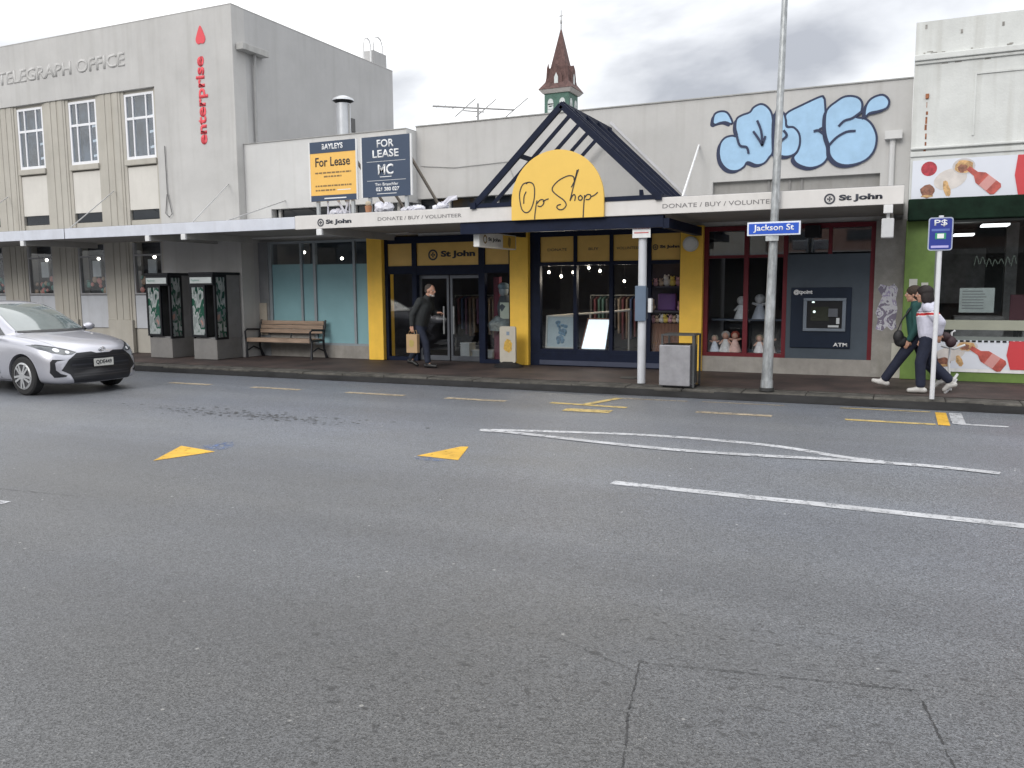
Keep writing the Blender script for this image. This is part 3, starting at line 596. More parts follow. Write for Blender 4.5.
# graffiti on the wall
GB = mat('graffiti_blue', (.33, .52, .72), .6, var=.06, scale=5); GN = mat('graffiti_navy', (.015, .025, .07), .6, var=.0)
GF = {'splash_l': [(-3.18, 4.598), (-3.151, 4.713), (-3.049, 4.754), (-2.929, 4.72), (-2.841, 4.569), (-2.857, 4.52), (-2.96, 4.562), (-3.062, 4.554), (-3.13, 4.533), (-3.172, 4.553)], 'blob1': [(-2.751, 4.304), (-2.836, 4.317), (-2.954, 4.293), (-3.037, 4.198), (-3.058, 4.03), (-3.013, 3.858), (-2.89, 3.731), (-2.737, 3.705), (-2.62, 3.765), (-2.555, 3.844), (-2.403, 3.784), (-2.272, 3.809), (-2.192, 3.903), (-2.139, 3.982), (-2.119, 4.228), (-2.143, 4.493), (-2.18, 4.66), (-2.265, 4.772), (-2.364, 4.814), (-2.478, 4.769), (-2.543, 4.692), (-2.675, 4.654), (-2.764, 4.596), (-2.781, 4.447)], 'blob2': [(-2.114, 4.621), (-1.985, 4.642), (-1.933, 4.508), (-1.914, 4.392), (-1.801, 4.373), (-1.709, 4.261), (-1.691, 4.097), (-1.741, 3.954), (-1.851, 3.896), (-1.98, 3.905), (-2.096, 3.963)], 'T': [(-1.936, 4.606), (-1.654, 4.742), (-1.382, 4.844), (-1.331, 4.82), (-1.31, 4.742), (-1.292, 4.389), (-1.388, 4.294), (-1.292, 4.196), (-1.209, 4.029), (-1.233, 3.838), (-1.338, 3.715), (-1.525, 3.679), (-1.719, 3.756), (-1.792, 3.869), (-1.725, 3.969), (-1.691, 4.097), (-1.709, 4.261), (-1.801, 4.373), (-1.914, 4.408)], 'S': [(-1.275, 4.611), (-1.126, 4.74), (-0.991, 4.806), (-0.824, 4.784), (-0.731, 4.687), (-0.74, 4.531), (-0.812, 4.459), (-0.666, 4.415), (-0.552, 4.295), (-0.485, 4.101), (-0.521, 3.884), (-0.664, 3.735), (-0.905, 3.681), (-1.09, 3.732), (-1.203, 3.868), (-1.224, 4.03), (-1.276, 4.195), (-1.298, 4.389)], 'splash_r': [(-0.677, 4.447), (-0.668, 4.619), (-0.584, 4.736), (-0.423, 4.776), (-0.323, 4.68), (-0.347, 4.564), (-0.472, 4.523), (-0.604, 4.503)]}
GS = [[(-2.406, 4.532), (-2.335, 4.344), (-2.313, 4.111)], [(-2.468, 4.355), (-2.382, 4.232), (-2.313, 4.111)], [(-2.313, 4.111), (-2.267, 4.256)], [(-2.751, 4.304), (-2.696, 4.139), (-2.578, 4.097), (-2.542, 3.994)], [(-2.051, 4.124), (-1.988, 4.169), (-1.909, 4.245), (-1.96, 4.33)], [(-1.466, 4.281), (-1.388, 4.284), (-1.276, 4.188)], [(-1.075, 4.332), (-0.992, 4.411), (-0.872, 4.442), (-0.74, 4.531)], [(-1.218, 4.03), (-1.105, 4.149), (-0.955, 4.227), (-0.819, 4.232)]]
g = B(); y = SY-.001
for nme in ('splash_l', 'blob1', 'T', 'blob2', 'S', 'splash_r'):
    p = catmull(GF[nme], True, 4)
    sh = [(a-.045, c-.04) for a, c in p]
    g.prism(sh, y-.0015, y, 1); y -= .002
    g.prism(p, y-.0012, y, 0); y -= .0015
    g.ribbon(p, .034, y-.0008, y, 1, smooth=False, closed=True); y -= .0018
for st in GS: g.ribbon(st, .040, y-.0015, y, 1)
g.build('graffiti', [GB, GN], os_)
# navy steel gable over the entrance bay
TR = [12.96, 13.53, 14.10, 14.68, 15.25]; AX = -5.07; AZ = 4.63; FX = (-6.66, -3.46); FZ = 3.06
for i, yy in enumerate(TR):
    r = B(); h = .095 if i == 0 else .058; dp_ = .07 if i == 0 else .04
    for fx in FX: r.bar((fx, yy, FZ), (AX, yy, AZ-h*.6), dp_, h)
    if i == 0: r.bar((FX[0]-.05, yy+.06, FZ+.03), (AX, yy+.06, AZ), .03, .05); r.bar((FX[1]+.05, yy+.06, FZ+.03), (AX, yy+.06, AZ), .03, .05)
    r.build('gable_rafter', NAVY, os_)
r = B()
r.bar((AX, 12.96, AZ-.05), (AX, 15.45, AZ-.05), .07, .09)
for t in (.0, .52):
    for fx in FX:
        xx = fx+(AX-fx)*t; zz_ = FZ+(AZ-FZ)*t-.03
        if t == 0: r.bar((xx, 12.9, zz_+.03), (xx, 15.5, zz_+.03), .10, .10)
        else: r.bar((xx, 12.96, zz_), (xx, 13.53, zz_), .05, .07)
r.bar((FX[0], 15.3, FZ+.06), (FX[1], 15.3, FZ+.06), .06, .10); r.bar((FX[0], 12.96, FZ), (FX[1], 12.96, FZ), .05, .07)
r.bar((-4.35, 15.25, FZ+.08), (-3.75, 12.98, FZ+.08), .06, .09)
r.build('gable_purlin', NAVY, os_)
B().bar((FX[1]+.06, 15.46, FZ+.02), (AX, 15.46, AZ+.10), .03, .045).build('wall_flashing', mat('flashing_pale', (.52, .52, .54), .5), os_)
r = B(); r.box(-6.95, -3.40, 12.99, 13.13, 2.60, 2.79); r.bar((-3.36, 13.0, 2.66), (-3.36, 15.4, 2.66), .11, .15); r.bar((-6.80, 13.15, 2.72), (-6.80, 15.4, 2.72), .10, .12)
r.build('portal_beam', NAVY, os_)

# unseen far side of the street, added behind the camera to darken window reflections
for i, (x0, x1, h, c_) in enumerate(((-46, -31, 6.2, (.30, .27, .24)), (-30.9, -19, 4.9, (.20, .21, .22)), (-18.9, -6, 6.8, (.34, .32, .28)), (-5.9, 6, 5.2, (.24, .15, .12)), (6.1, 20, 6.0, (.33, .33, .32)))):
    ob = thing('added_shop_building', ((x0+x1)/2, -11, 0), 'plain unseen two-storey shop across the street, %s' % ('outermost to the left', 'low and slate grey', 'tall and buff coloured', 'red-brown', 'outermost to the right')[i], 'building', 'added unseen shops across the street')
    B().box(x0, x1, -20, -11, .0, h).build('wall', mat('added_far_shop_%d' % i, c_, .85), ob); B().box(x0, x1, -11.05, -8.4, 2.9, 3.15).build('canopy', SOFFIT, ob)
    wv = B(); q = x0+.6
    while q < x1-2: B().box(q, q+1.8, -10.99, -10.95, .5, 2.6).build('window', DARKGLASS, ob); B().box(q+.3, q+1.4, -10.99, -10.95, 3.7, h-1.0).build('window', DARKGLASS, ob); q += 2.6
struct(B().box(-120, 120, -11, -7, -.01, .13).build('footpath', PAVE))  # added unseen footpath in front of these shops

# ------------------------------------------------------------ right-hand shop
RY = 15.3
rs = thing('green_shop_building', (2.5, 15.4, .14), 'old white rendered shop with flaking cornice, green pillar and big dark window', 'building')
b = B(); b.box(.033, 9, RY, 15.7, 3.04, 5.80); b.build('wall', OLDWHITE, rs)
B().box(.045, 9, 15.7, 25, 2.9, 5.4).build('roof_body', SIDEWALL, rs)
b = B(); b.box(.03, 9, RY-.07, RY, 5.20, 5.29); b.box(.04, 9, RY-.035, RY, 5.15, 5.20); b.box(.03, 9, RY-.03, RY, 3.72, 3.80); b.box(.03, 9, RY-.05, RY, 3.83, 3.87)
b.build('cornice', OLDWHITE, rs, bevel=.012)
b = B(); b.box(.89, 8.2, RY-.02, RY, 4.92, 4.95); b.box(.89, .915, RY-.02, RY, 4.0, 4.92); b.build('panel_moulding', OLDWHITE, rs)
RUST = mat('rust_stain', (.30, .12, .06), .9, var=.5, scale=14)
random.seed(3); b = B()
zq = 4.66
while zq > 3.72:
    h = random.uniform(.03, .12); b.box(.235-random.uniform(.004, .02), .235+random.uniform(.004, .022), RY-.003, RY, zq-h, zq); zq -= h+random.uniform(0, .07)
b.box(.21, .26, RY-.03, RY, 4.62, 4.69); b.build('rust_streak', RUST, rs)
FLK = mat('bare_patch', (.30, .29, .27), .9, var=.3, scale=12)
b = B()
for k in range(26):
    xx = random.uniform(.1, 2.4); ww = random.uniform(.02, .10); zz_ = random.choice((5.31, 5.32, 5.33, 5.13)); b.box(xx, xx+ww, RY-.003-k*.0001, RY, zz_, zz_+random.uniform(.008, .02))
for xx, zz_ in ((.16, 5.75), (.66, 5.62), (1.22, 5.66)): b.box(xx, xx+.03, RY-.006, RY, zz_-.06, zz_)
b.build('flaked_patch', FLK, rs)
DG = mat('dark_green_paint', (.007, .020, .012), .7, var=.25, scale=6, spec=.12)
GR = mat('pillar_green', (.13, .215, .045), .6, var=.14, scale=4, streak=.35, dirt=(.12, .18, .05))
B().box(.035, 9, RY-.30, RY+.1, 2.70, 3.035).build('awning_box', DG, rs, bevel=.015)
pl = B().box(.02, .46, RY-.04, 15.7, .14, 2.72).build('pillar', GR, rs, bevel=.01)
B().box(.10, .22, RY-.05, RY-.041, 1.62, 1.78).box(.28, .38, RY-.05, RY-.041, 1.56, 1.72).build('stuck_notice', mat('notice_pale', (.50, .50, .46), .6), pl)
B().box(.46, 9, RY-.02, 15.5, .14, .29).build('plinth', GR, rs)
B().box(.46, 9, RY-.04, RY+.1, .29, .345).build('white_rail', WHITE, rs)
f = B(); f.box(.46, .52, RY-.03, RY+.06, .345, 2.70); f.box(.52, 9, RY-.02, RY+.05, 2.67, 2.70); f.box(.52, 9, RY-.02, RY+.05, .80, .86)
f.box(3.4, 3.46, RY-.02, RY+.05, .86, 2.67)
gf = f.build('window_frame', mat('frame_greygreen', (.16, .18, .17), .5), rs)
B().box(.52, 9, RY+.01, RY+.018, .86, 2.67).build('pane', GLASS, gf)
B().box(.52, 9, RY-.01, RY+.06, .965, 1.12).build('cream_rail', mat('rail_cream', (.30, .31, .25), .6, var=.05), rs)
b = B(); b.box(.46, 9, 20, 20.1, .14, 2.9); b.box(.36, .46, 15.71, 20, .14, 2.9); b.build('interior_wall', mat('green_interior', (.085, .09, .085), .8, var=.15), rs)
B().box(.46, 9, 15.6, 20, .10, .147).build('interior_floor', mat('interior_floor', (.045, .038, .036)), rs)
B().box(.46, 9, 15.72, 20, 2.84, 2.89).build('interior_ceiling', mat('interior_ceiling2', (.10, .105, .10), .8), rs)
TUBE = mat('tube_light', (1, 1, .97), .5, var=0, emit=1.6)
for x0, x1, yy, zl_ in ((1.18, 1.58, 16.3, 2.66), (.84, 1.17, 17.8, 2.59), (2.6, 3.2, 16.3, 2.66)): B().box(x0, x1, yy, yy+.5, zl_, zl_+.03).build('tube_light', TUBE, rs)
b = B(); b.box(.9, 1.7, 17.6, 18.3, .147, 1.1); b.box(.6, 1.5, 19.5, 19.9, 1.3, 2.4); b.box(2.0, 3.6, 17.6, 18.2, .147, 1.15); b.box(1.75, 1.95, 18.5, 18.7, .147, 2.83)
b.build('counter', mat('counter_grey', (.22, .22, .21), .6, var=.3, scale=3), rs)
B().box(1.75, 2.9, 17.3, 17.35, 1.05, 1.5).build('counter_panel', mat('maroon', (.10, .03, .04), .6), rs)
# handwritten window lettering, pale, broken
b = B()
for k in range(7): b.ribbon([(1.02+.085*k, 1.98+.03*math.sin(k*2)), (1.05+.085*k, 2.10+.03*math.cos(k)), (1.09+.085*k, 2.0)], .008, RY+.003, RY+.006)
b.build('window_scribble', mat('chalk_green', (.06, .085, .07), .7), rs)
nb = thing('window_notice', (1.08, RY+.0, 1.25), 'pale rectangular notice taped inside the dark shop window above the cream rail', 'notice')
B().box(.84, 1.33, RY+.022, RY+.03, 1.24, 1.63).build('sheet', mat('notice_greygreen', (.30, .33, .30), .6, var=.1), nb)
b = B()
for k in range(7): b.box(.88, .88+random.uniform(.25, .40), RY+.019, RY+.022, 1.57-k*.045, 1.585-k*.045)
b.build('print_line', mat('print_grey', (.16, .17, .16)), nb)
# food banners
CW = mat('banner_white', (.66, .69, .76), .45, var=.03, scale=1); CR = mat('banner_red', (.55, .045, .055), .45, var=.03)
F1 = mat('food_berry', (.42, .03, .05), .5, var=.3, scale=16); F2 = mat('food_brown', (.26, .11, .07), .5, var=.4, scale=20); F3 = mat('food_gold', (.58, .36, .16), .5, var=.35, scale=18); F4 = mat('bottle_red', (.48, .10, .08), .35, var=.3, scale=8); F5 = mat('food_cream', (.62, .58, .55), .5, var=.1, scale=6); F6 = mat('plate_rim', (.52, .50, .50), .5)
def ellp(cx, cz, a, c_, rot=0, n=18, j=0):
    return [(cx+math.cos(t)*a*math.cos(rot)-math.sin(t)*c_*math.sin(rot)+random.uniform(-j, j), cz+math.cos(t)*a*math.sin(rot)+math.sin(t)*c_*math.cos(rot)+random.uniform(-j, j)) for t in [2*math.pi*k/n for k in range(n)]]
def banner(nm, z0, z1, y, label, low=False):
    t = thing(nm, (1.6, y, z0), label, 'banner', 'food picture banners on the green shop')
    x0 = .07 if not low else .53; H = z1-z0
    B().box(x0, 4.2, y-.02, y, z0, z1).build('sheet', CW, t)
    a = B(); L_ = [0]
    def put(p, m): L_[0] += 1; a.prism(p, y-.021-.0008*L_[0], y-.02, m)
    o = 0 if not low else .35
    k_ = H/.62
    if not low:
        put(ellp(.31, z1-.14*k_, .115, .115*k_), 0)
    put(ellp(.62+o*.3, z0+.30*k_, .24, .16*k_, .3), 4)
    put(ellp(.30+o, z0+.13*k_, .105, .105*k_, j=.012), 1); put(ellp(.30+o, z0+.03*k_+.02, .09, .02, j=.004), 2)
    put(ellp(.57+o*.9, z0+.16*k_, .045, .13*k_, .3, j=.01), 2)
    put(ellp(.80+o*.5, z1-.13*k_, .16, .125*k_), 5); put(ellp(.80+o*.5, z1-.13*k_, .13, .10*k_, j=.012), 2); put(ellp(.78+o*.5, z1-.16*k_, .07, .06*k_, j=.015), 1)
    bx, bz = .86+o*.5, z1-.16*k_
    dx, dz = .74, -.66*k_; ln = math.hypot(dx, dz); dx /= ln; dz /= ln; nx, nz = -dz, dx
    prof = [(0, .035), (.15, .04), (.24, .10), (.52, .105), (.56, .07)]
    put([(bx+dx*s_+nx*w_, bz+dz*s_+nz*w_) for s_, w_ in prof]+[(bx+dx*s_-nx*w_, bz+dz*s_-nz*w_) for s_, w_ in prof[::-1]], 3)
    prof = [(.30, .10), (.44, .103)]
    put([(bx+dx*s_+nx*w_, bz+dz*s_+nz*w_) for s_, w_ in prof]+[(bx+dx*s_-nx*w_, bz+dz*s_-nz*w_) for s_, w_ in prof[::-1]], 6)
    put([(1.53+o*.1, z1-.004), (4.2, z1-.004), (4.2, z0+.004), (1.56+o*.1, z0+.004), (1.50+o*.1, (z0+z1)/2)], 7)
    a.build('food_print', [F1, F2, F3, F4, F5, F6, mat('bottle_label', (.62, .30, .28), .4), CR], t)
    return t
banner('food_banner', 3.045, 3.66, RY-.012, 'long white and red banner with food and sauce bottle above the dark awning box')
lb = banner('food_banner', .345, .80, RY-.022, 'lower food banner under the shop window beside the walking pair', True)
b = B()
for k in range(16): b.box(.62+k*.085, .62+k*.085+.055, RY-.05, RY-.042, .772, .80)
b.build('top_trim', BLACK, lb)

# ------------------------------------------------------------ round op shop sign, hanging sign, other signs
sg = thing('round_sign', (-5.13, 12.93, 2.8), 'large round-topped yellow sign with handwritten Op Shop on the canopy edge', 'sign')
cz = 3.08; rr = .80; pts = [(-5.93, 2.79), (-4.33, 2.79), (-4.33, cz)]+[(-5.13+rr*math.cos(math.pi*k/30), cz+rr*math.sin(math.pi*k/30)) for k in range(1, 30)]+[(-5.93, cz)]
B().prism(pts, 12.89, 12.935).build('board', SIGNY, sg)
OPS = [[(-5.611, 3.393), (-5.716, 3.367), (-5.776, 3.248), (-5.777, 3.115), (-5.74, 2.962), (-5.666, 2.906), (-5.588, 2.946), (-5.529, 3.085), (-5.512, 3.253), (-5.538, 3.358), (-5.611, 3.393), (-5.664, 3.37)], [(-5.664, 3.242), (-5.7, 3.168), (-5.707, 3.055)], [(-5.471, 3.091), (-5.488, 3.007), (-5.509, 2.858), (-5.512, 2.795)], [(-5.471, 3.044), (-5.415, 3.098), (-5.359, 3.095), (-5.353, 3.039), (-5.405, 2.994), (-5.457, 3.006)], [(-5.363, 3.067), (-5.322, 3.094), (-5.27, 3.11)], [(-4.826, 3.382), (-4.836, 3.434), (-4.896, 3.456), (-4.976, 3.442), (-5.087, 3.393), (-5.182, 3.31), (-5.199, 3.237), (-5.117, 3.158), (-5.006, 3.078), (-4.961, 3.002), (-5.006, 2.939), (-5.077, 2.929), (-5.121, 2.963), (-5.107, 3.0), (-5.056, 3.01)], [(-4.753, 3.542), (-4.786, 3.453), (-4.835, 3.291), (-4.895, 3.064)], [(-4.776, 3.535), (-4.816, 3.382), (-4.871, 3.275)], [(-4.895, 3.064), (-4.851, 3.141), (-4.819, 3.152), (-4.805, 3.115), (-4.815, 3.06)], [(-4.716, 3.138), (-4.751, 3.112), (-4.745, 3.07), (-4.706, 3.064), (-4.686, 3.1), (-4.716, 3.138)], [(-4.647, 3.134), (-4.66, 3.007), (-4.672, 2.795)], [(-4.646, 3.098), (-4.607, 3.142), (-4.558, 3.139), (-4.542, 3.102), (-4.577, 3.067), (-4.627, 3.069)], [(-4.548, 3.108), (-4.489, 3.126), (-4.431, 3.169)]]
a = B()
for st in OPS: a.ribbon(st, .018, 12.885, 12.889)
a.build('handwritten_lettering', INK, sg)
hs = thing('hanging_sign', (-6.75, 14, 2.38), 'double-sided white and yellow light box hanging under the canopy above the yellow column', 'sign')
B().box(-6.81, -6.69, 13.2, 14.75, 2.39, 2.66).build('case', mat('lightbox_white', (.85, .85, .82), .4), hs, bevel=.015)
B().box(-6.688, -6.684, 14.15, 14.70, 2.41, 2.64).build('yellow_panel', SIGNY, hs)
def text_x(s, m, parent, y0, y1, z0, z1, x, bold=.03):
    o = text(s, 'lettering', m, None, 0, y1-y0, z0, z1, 0, .003, bold)
    for v in o.data.vertices: v.co = Vector((x-v.co.y, y0+v.co.x, v.co.z))-world_loc(parent)
    o.parent = parent; return o
text_x('St John', FL, hs, 13.55, 14.05, 2.49, 2.57, -6.689)
b = B()
for k in range(16):
    a0, a1 = 2*math.pi*k/16, 2*math.pi*(k+1)/16
    b.add([(-6.686, 13.42+r*math.cos(q), 2.53+r*math.sin(q)) for r, q in ((.05, a0), (.078, a0), (.078, a1), (.05, a1))], [(0, 1, 2, 3)])
b.add([(-6.681, 14.25+.06*math.cos(q*.7)*(1+.3*(q % 2))+.17, 2.52+.09*math.sin(q*.7)*(1+.2*(q % 2))) for q in range(9)], [tuple(range(9))])
b.build('emblem', FL if False else mat('emblem_brown', (.30, .19, .05), .5), hs)
for yy in (13.4, 14.55): B().tube([(-6.75, yy, 2.66), (-6.75, yy, 2.80)], .012, 6).build('hanger', BLACK, hs)
# wall lamp / alarm disc on the third yellow column
wl = thing('wall_lamp', (-3.6, 15.34, 2.42), 'round pale bulkhead disc on the yellow column left of the red window', 'lamp')
B().tube([(-3.49, 15.34, 2.44), (-3.49, 15.24, 2.44)], .135, 24).build('disc', mat('disc_grey', (.60, .60, .57), .6), wl, bevel=.01); B().tube([(-3.49, 15.24, 2.44), (-3.49, 15.225, 2.44)], .10, 24).build('lens', mat('lens_grey', (.68, .68, .65), .5), wl)
# end-of-canopy light box
lbx = thing('canopy_light_box', (-.22, 13.0, 2.3), 'white box lamp hanging below the canopy end by the concrete pier', 'lamp')
B().box(-.30, -.14, 12.98, 13.16, 2.34, 2.61).build('housing', mat('housing_white', (.55, .56, .57), .6), lbx, bevel=.015); B().box(-.24, -.20, 13.05, 13.09, 2.61, 2.72).build('stem', WHITE, lbx)
# torn poster
po_ = thing('torn_poster', (-.23, 15.41, .95), 'torn white and purple paste-up poster on the concrete pier', 'poster')
random.seed(11)
op = [(-.37, 1.62), (-.33, 1.70), (-.2, 1.66), (-.12, 1.71), (-.06, 1.62), (-.09, 1.45), (-.05, 1.3), (-.08, 1.1), (-.06, .98), (-.14, .93), (-.2, 1.0), (-.27, .92), (-.37, .95), (-.35, 1.12), (-.39, 1.22), (-.33, 1.38), (-.30, 1.5)]
PM = bpy.data.materials.new('torn_paper'); PM.use_nodes = True; t_ = PM.node_tree; bs = t_.nodes['Principled BSDF']; tc_ = t_.nodes.new('ShaderNodeTexCoord'); n_ = t_.nodes.new('ShaderNodeTexNoise'); n_.inputs['Scale'].default_value = 6; n_.inputs['Detail'].default_value = 8; n_.inputs['Distortion'].default_value = 1.5; r_c = t_.nodes.new('ShaderNodeValToRGB')
t_.links.new(tc_.outputs['Object'], n_.inputs['Vector']); t_.links.new(n_.outputs['Fac'], r_c.inputs[0]); t_.links.new(r_c.outputs[0], bs.inputs['Base Color']); r_c.color_ramp.interpolation = 'CONSTANT'
r_c.color_ramp.elements[0].color = (.16, .14, .20, 1); r_c.color_ramp.elements[1].position = .45; r_c.color_ramp.elements[1].color = (.50, .50, .54, 1); q_ = r_c.color_ramp.elements.new(.56); q_.color = (.28, .24, .38, 1); q_ = r_c.color_ramp.elements.new(.62); q_.color = (.56, .56, .60, 1)
B().prism([(a+random.uniform(-.008, .008), c) for a, c in op], 15.414, 15.419).build('paper', PM, po_)
# ATM
am = thing('cash_machine', (-1.2, 15.45, .42), 'dark cash machine with silver bezel set in a slate grey panel', 'cash machine')
B().box(-1.83, -.50, 15.46, 15.52, .42, 2.22).build('surround_panel', DARKGREY, am)
B().box(-1.75, -.77, 15.43, 15.462, .61, 1.65).build('fascia_panel', mat('atm_navy', (.010, .018, .036), .45, var=.1, spec=.2), am, bevel=.008)
s = B(); X0, X1, Z0, Z1 = -1.54, -.85, .90, 1.47; s.box(X0, X1, 15.40, 15.43, Z1-.05, Z1); s.box(X0, X1, 15.40, 15.43, Z0, Z0+.05); s.box(X0, X0+.06, 15.40, 15.43, Z0+.05, Z1-.05); s.box(X1-.06, X1, 15.40, 15.43, Z0+.05, Z1-.05)
s.build('bezel', mat('bezel_silver', (.16, .19, .23), .4, metal=.4), am, bevel=.006)
B().box(X0+.06, X1-.06, 15.425, 15.431, Z0+.05, Z1-.05).build('recess', BLACK, am)
B().box(-1.42, -1.12, 15.416, 15.424, 1.08, 1.32).build('screen', mat('screen_olive', (.035, .04, .03), .15), am)
B().box(-1.13, -.96, 15.41, 15.424, .97, 1.005).box(-1.0, -.95, 15.41, 15.424, 1.03, 1.13).build('card_slot', mat('slot_pale', (.55, .58, .60), .4), am)
B().box(-1.13, -.98, 15.40, 15.424, 1.15, 1.29).build('keypad', mat('keypad_grey', (.09, .10, .12), .4), am)
B().ell((-1.36, 15.415, 1.235), (.022, .01, .022)).ell((-1.38, 15.415, 1.40), (.025, .01, .014)).build('indicator_light', mat('indicator', (.75, .9, .85), .5, emit=.8), am)
text('@tpoint', 'lettering', WINK, am, -1.71, -1.40, 1.52, 1.615, 15.429, .003, .045); text('ATM', 'lettering', WINK, am, -1.04, -.81, .64, .705, 15.429, .003, .03)

# for lease boards on the canopy roof
def lease(nm, x0, x1, z0, z1, label, main):
    t = thing(nm, ((x0+x1)/2, 13.3, 3.05), label, 'sign', 'for lease boards on the canopy')
    bd = B().box(x0, x1, 13.28, 13.305, z0, z1).build('board', main, t)
    f = B(); f.box(x0-.03, x0, 13.275, 13.31, z0, z1); f.box(x1, x1+.03, 13.275, 13.31, z0, z1); f.build('edge_strip', WHITE, t)
    for xx in (x0+.12, x1-.12):
        B().box(xx-.03, xx+.03, 13.31, 13.36, 3.03, z1-.1).build('post', mat('post_grey', (.42, .44, .45), .6), t); B().bar((xx+.02, 13.36, z1-.3), (xx+.25, 14.3, 3.05), .04, .04).build('brace', mat('brace_brown', (.22, .19, .16), .7), t)
    return t
NV = mat('sign_navy', (.035, .058, .105), .45, var=.03); LY = mat('lease_orange', (.84, .50, .12), .45, var=.03)
t = lease('lease_sign', -10.31, -9.27, 3.33, 4.43, 'orange For Lease board with navy header, left of the navy one', LY)
B().box(-10.31, -9.27, 13.276, 13.28, 4.22, 4.43).build('navy_band', NV, t); B().box(-10.31, -9.27, 13.276, 13.28, 3.33, 3.44).build('navy_band', NV, t)
Yb = 13.276
text('BAYLEYS', 'lettering', WINK, t, -10.03, -9.55, 4.28, 4.385, Yb, .003, .03)
text('For Lease', 'lettering', INK, t, -10.19, -9.40, 3.97, 4.14, 13.28, .003, .015)
b = B(); random.seed(5)
for zc, xa, xb in ((3.84, -10.2, -9.38), (3.77, -10.0, -9.6), (3.60, -10.2, -9.38), (3.52, -10.2, -9.75)):
    x = xa
    while x < xb: w_ = random.uniform(.03, .09); b.box(x, min(x+w_, xb), 13.277, 13.28, zc, zc+.028); x += w_+.018
b.build('small_print', mat('print_brown', (.22, .14, .06)), t); b = B(); b.box(-9.7, -9.4, 13.277, 13.28, 3.52, 3.535); b.box(-10.0, -9.5, 13.273, 13.276, 3.37, 3.39); b.build('small_print_pale', WINK, t)
t = lease('lease_sign', -9.13, -8.10, 3.35, 4.43, 'navy FOR LEASE board with white MC monogram beside the orange one', NV)
text('FOR', 'lettering', WINK, t, -8.80, -8.44, 4.23, 4.37, 13.28, .003, .02); text('LEASE', 'lettering', WINK, t, -8.90, -8.34, 4.05, 4.19, 13.28, .003, .02)
text('MC', 'lettering', WINK, t, -8.79, -8.46, 3.74, 3.93, 13.28, .003, .025); text('Tim Brauchler', 'lettering', WINK, t, -8.86, -8.36, 3.545, 3.60, 13.28, .003, .01); text('021 380 027', 'lettering', WINK, t, -8.84, -8.34, 3.45, 3.52, 13.28, .003, .03)
b = B(); b.box(-9.03, -8.2, 13.277, 13.28, 3.98, 3.986); b.box(-9.03, -8.2, 13.277, 13.28, 3.64, 3.646); b.box(-8.75, -8.5, 13.277, 13.28, 3.70, 3.712); b.box(-8.82, -8.4, 13.277, 13.28, 3.40, 3.41); b.build('rule_line', WINK, t)
# litter of white bags and bundles on the canopy roof
random.seed(9)
BAGM = mat('plastic_bag_white', (.62, .62, .68), .45, var=.06)
spots = [(-8.62, 13.25, .26, .24, 'pale bundle of white plastic under the navy lease board'), (-8.2, 13.35, .16, .13, 'small white plastic bag right of the navy lease board post'), (-7.92, 13.2, .22, .10, 'low crumpled white sheet lying on the canopy'), (-7.42, 13.2, .24, .13, 'white wrapped bundle nearest the steel gable on the canopy'), (-9.75, 13.45, .26, .16, 'tangled white wire and plastic below the orange lease board')]
for i, (x, y, w_, h, lab) in enumerate(spots):
    b = B(); 
    for k in range(6): b.ell((x+random.uniform(-.5, .5)*w_, y+random.uniform(-.1, .1), 3.045+h*random.uniform(.2, .55)), (w_*random.uniform(.28, .5), .10, h*random.uniform(.3, .6)), n=7, k=5, rot=Matrix.Rotation(random.uniform(-.5, .5), 3, 'Y'))
    if i == 4:
        for k in range(5): a0 = (x+random.uniform(-.3, .3), y-.1, 3.06); b.tube([a0, (a0[0]+random.uniform(-.2, .2), y-.1, 3.36)], .012, 5)
    if i == 3: b.tube([(x, y, 3.12), (x+.18, y, 3.24), (x+.30, y, 3.24)], .035, 6)
    b.v = [(x_+random.uniform(-.022, .022), y_+random.uniform(-.02, .02), max(3.046, z_+random.uniform(-.02, .02))) for x_, y_, z_ in b.v]
    tag(b.build('rubbish_bag', BAGM), lab, 'rubbish', 'rubbish on the canopy roof')
pot = thing('plant_pot', (-9.03, 13.3, 3.045), 'small terracotta and beige pot between the two lease boards', 'pot')
B().tube([(-9.03, 13.3, 3.045), (-9.03, 13.3, 3.20)], [.05, .07], 10).build('pot', mat('terracotta', (.45, .22, .12), .8), pot); B().ell((-9.03, 13.3, 3.24), (.06, .05, .05)).build('contents', mat('dry_beige', (.48, .42, .32), .9), pot)

# flue, aerial, church tower
fl = thing('roof_flue', (-12.18, 17, 4.6), 'pale round metal flue with a dark domed cap on the roof', 'flue')
B().tube([(-12.18, 17, 4.5), (-12.18, 17, 6.02)], .17, 16).build('pipe', mat('flue_pale', (.55, .57, .60), .4, metal=.3), fl, smooth=True)
B().tube([(-12.0, 16.97, 4.5), (-12.0, 16.97, 6.0)], .02, 6).build('conduit', mat('pipe_grey', (.33, .33, .33)), fl)
B().tube([(-12.18, 17, 6.02), (-12.18, 17, 6.08)], [.15, .24], 18).build('cowl_collar', BLACK, fl)
B().tube([(-12.18, 17, 6.08), (-12.18, 17, 6.13), (-12.18, 17, 6.19)], [.26, .24, .10], 18).build('cap', mat('cap_pale', (.60, .62, .65), .4, metal=.3), fl)
an = thing('tv_aerial', (-9.12, 18, 4.6), 'thin silver television aerial on a short mast above the parapet', 'aerial')
AL = mat('aerial_alloy', (.38, .38, .38), .5, metal=.4)
B().tube([(-9.12, 18, 4.5), (-9.12, 18, 5.93)], .025, 6).build('mast', AL, an)
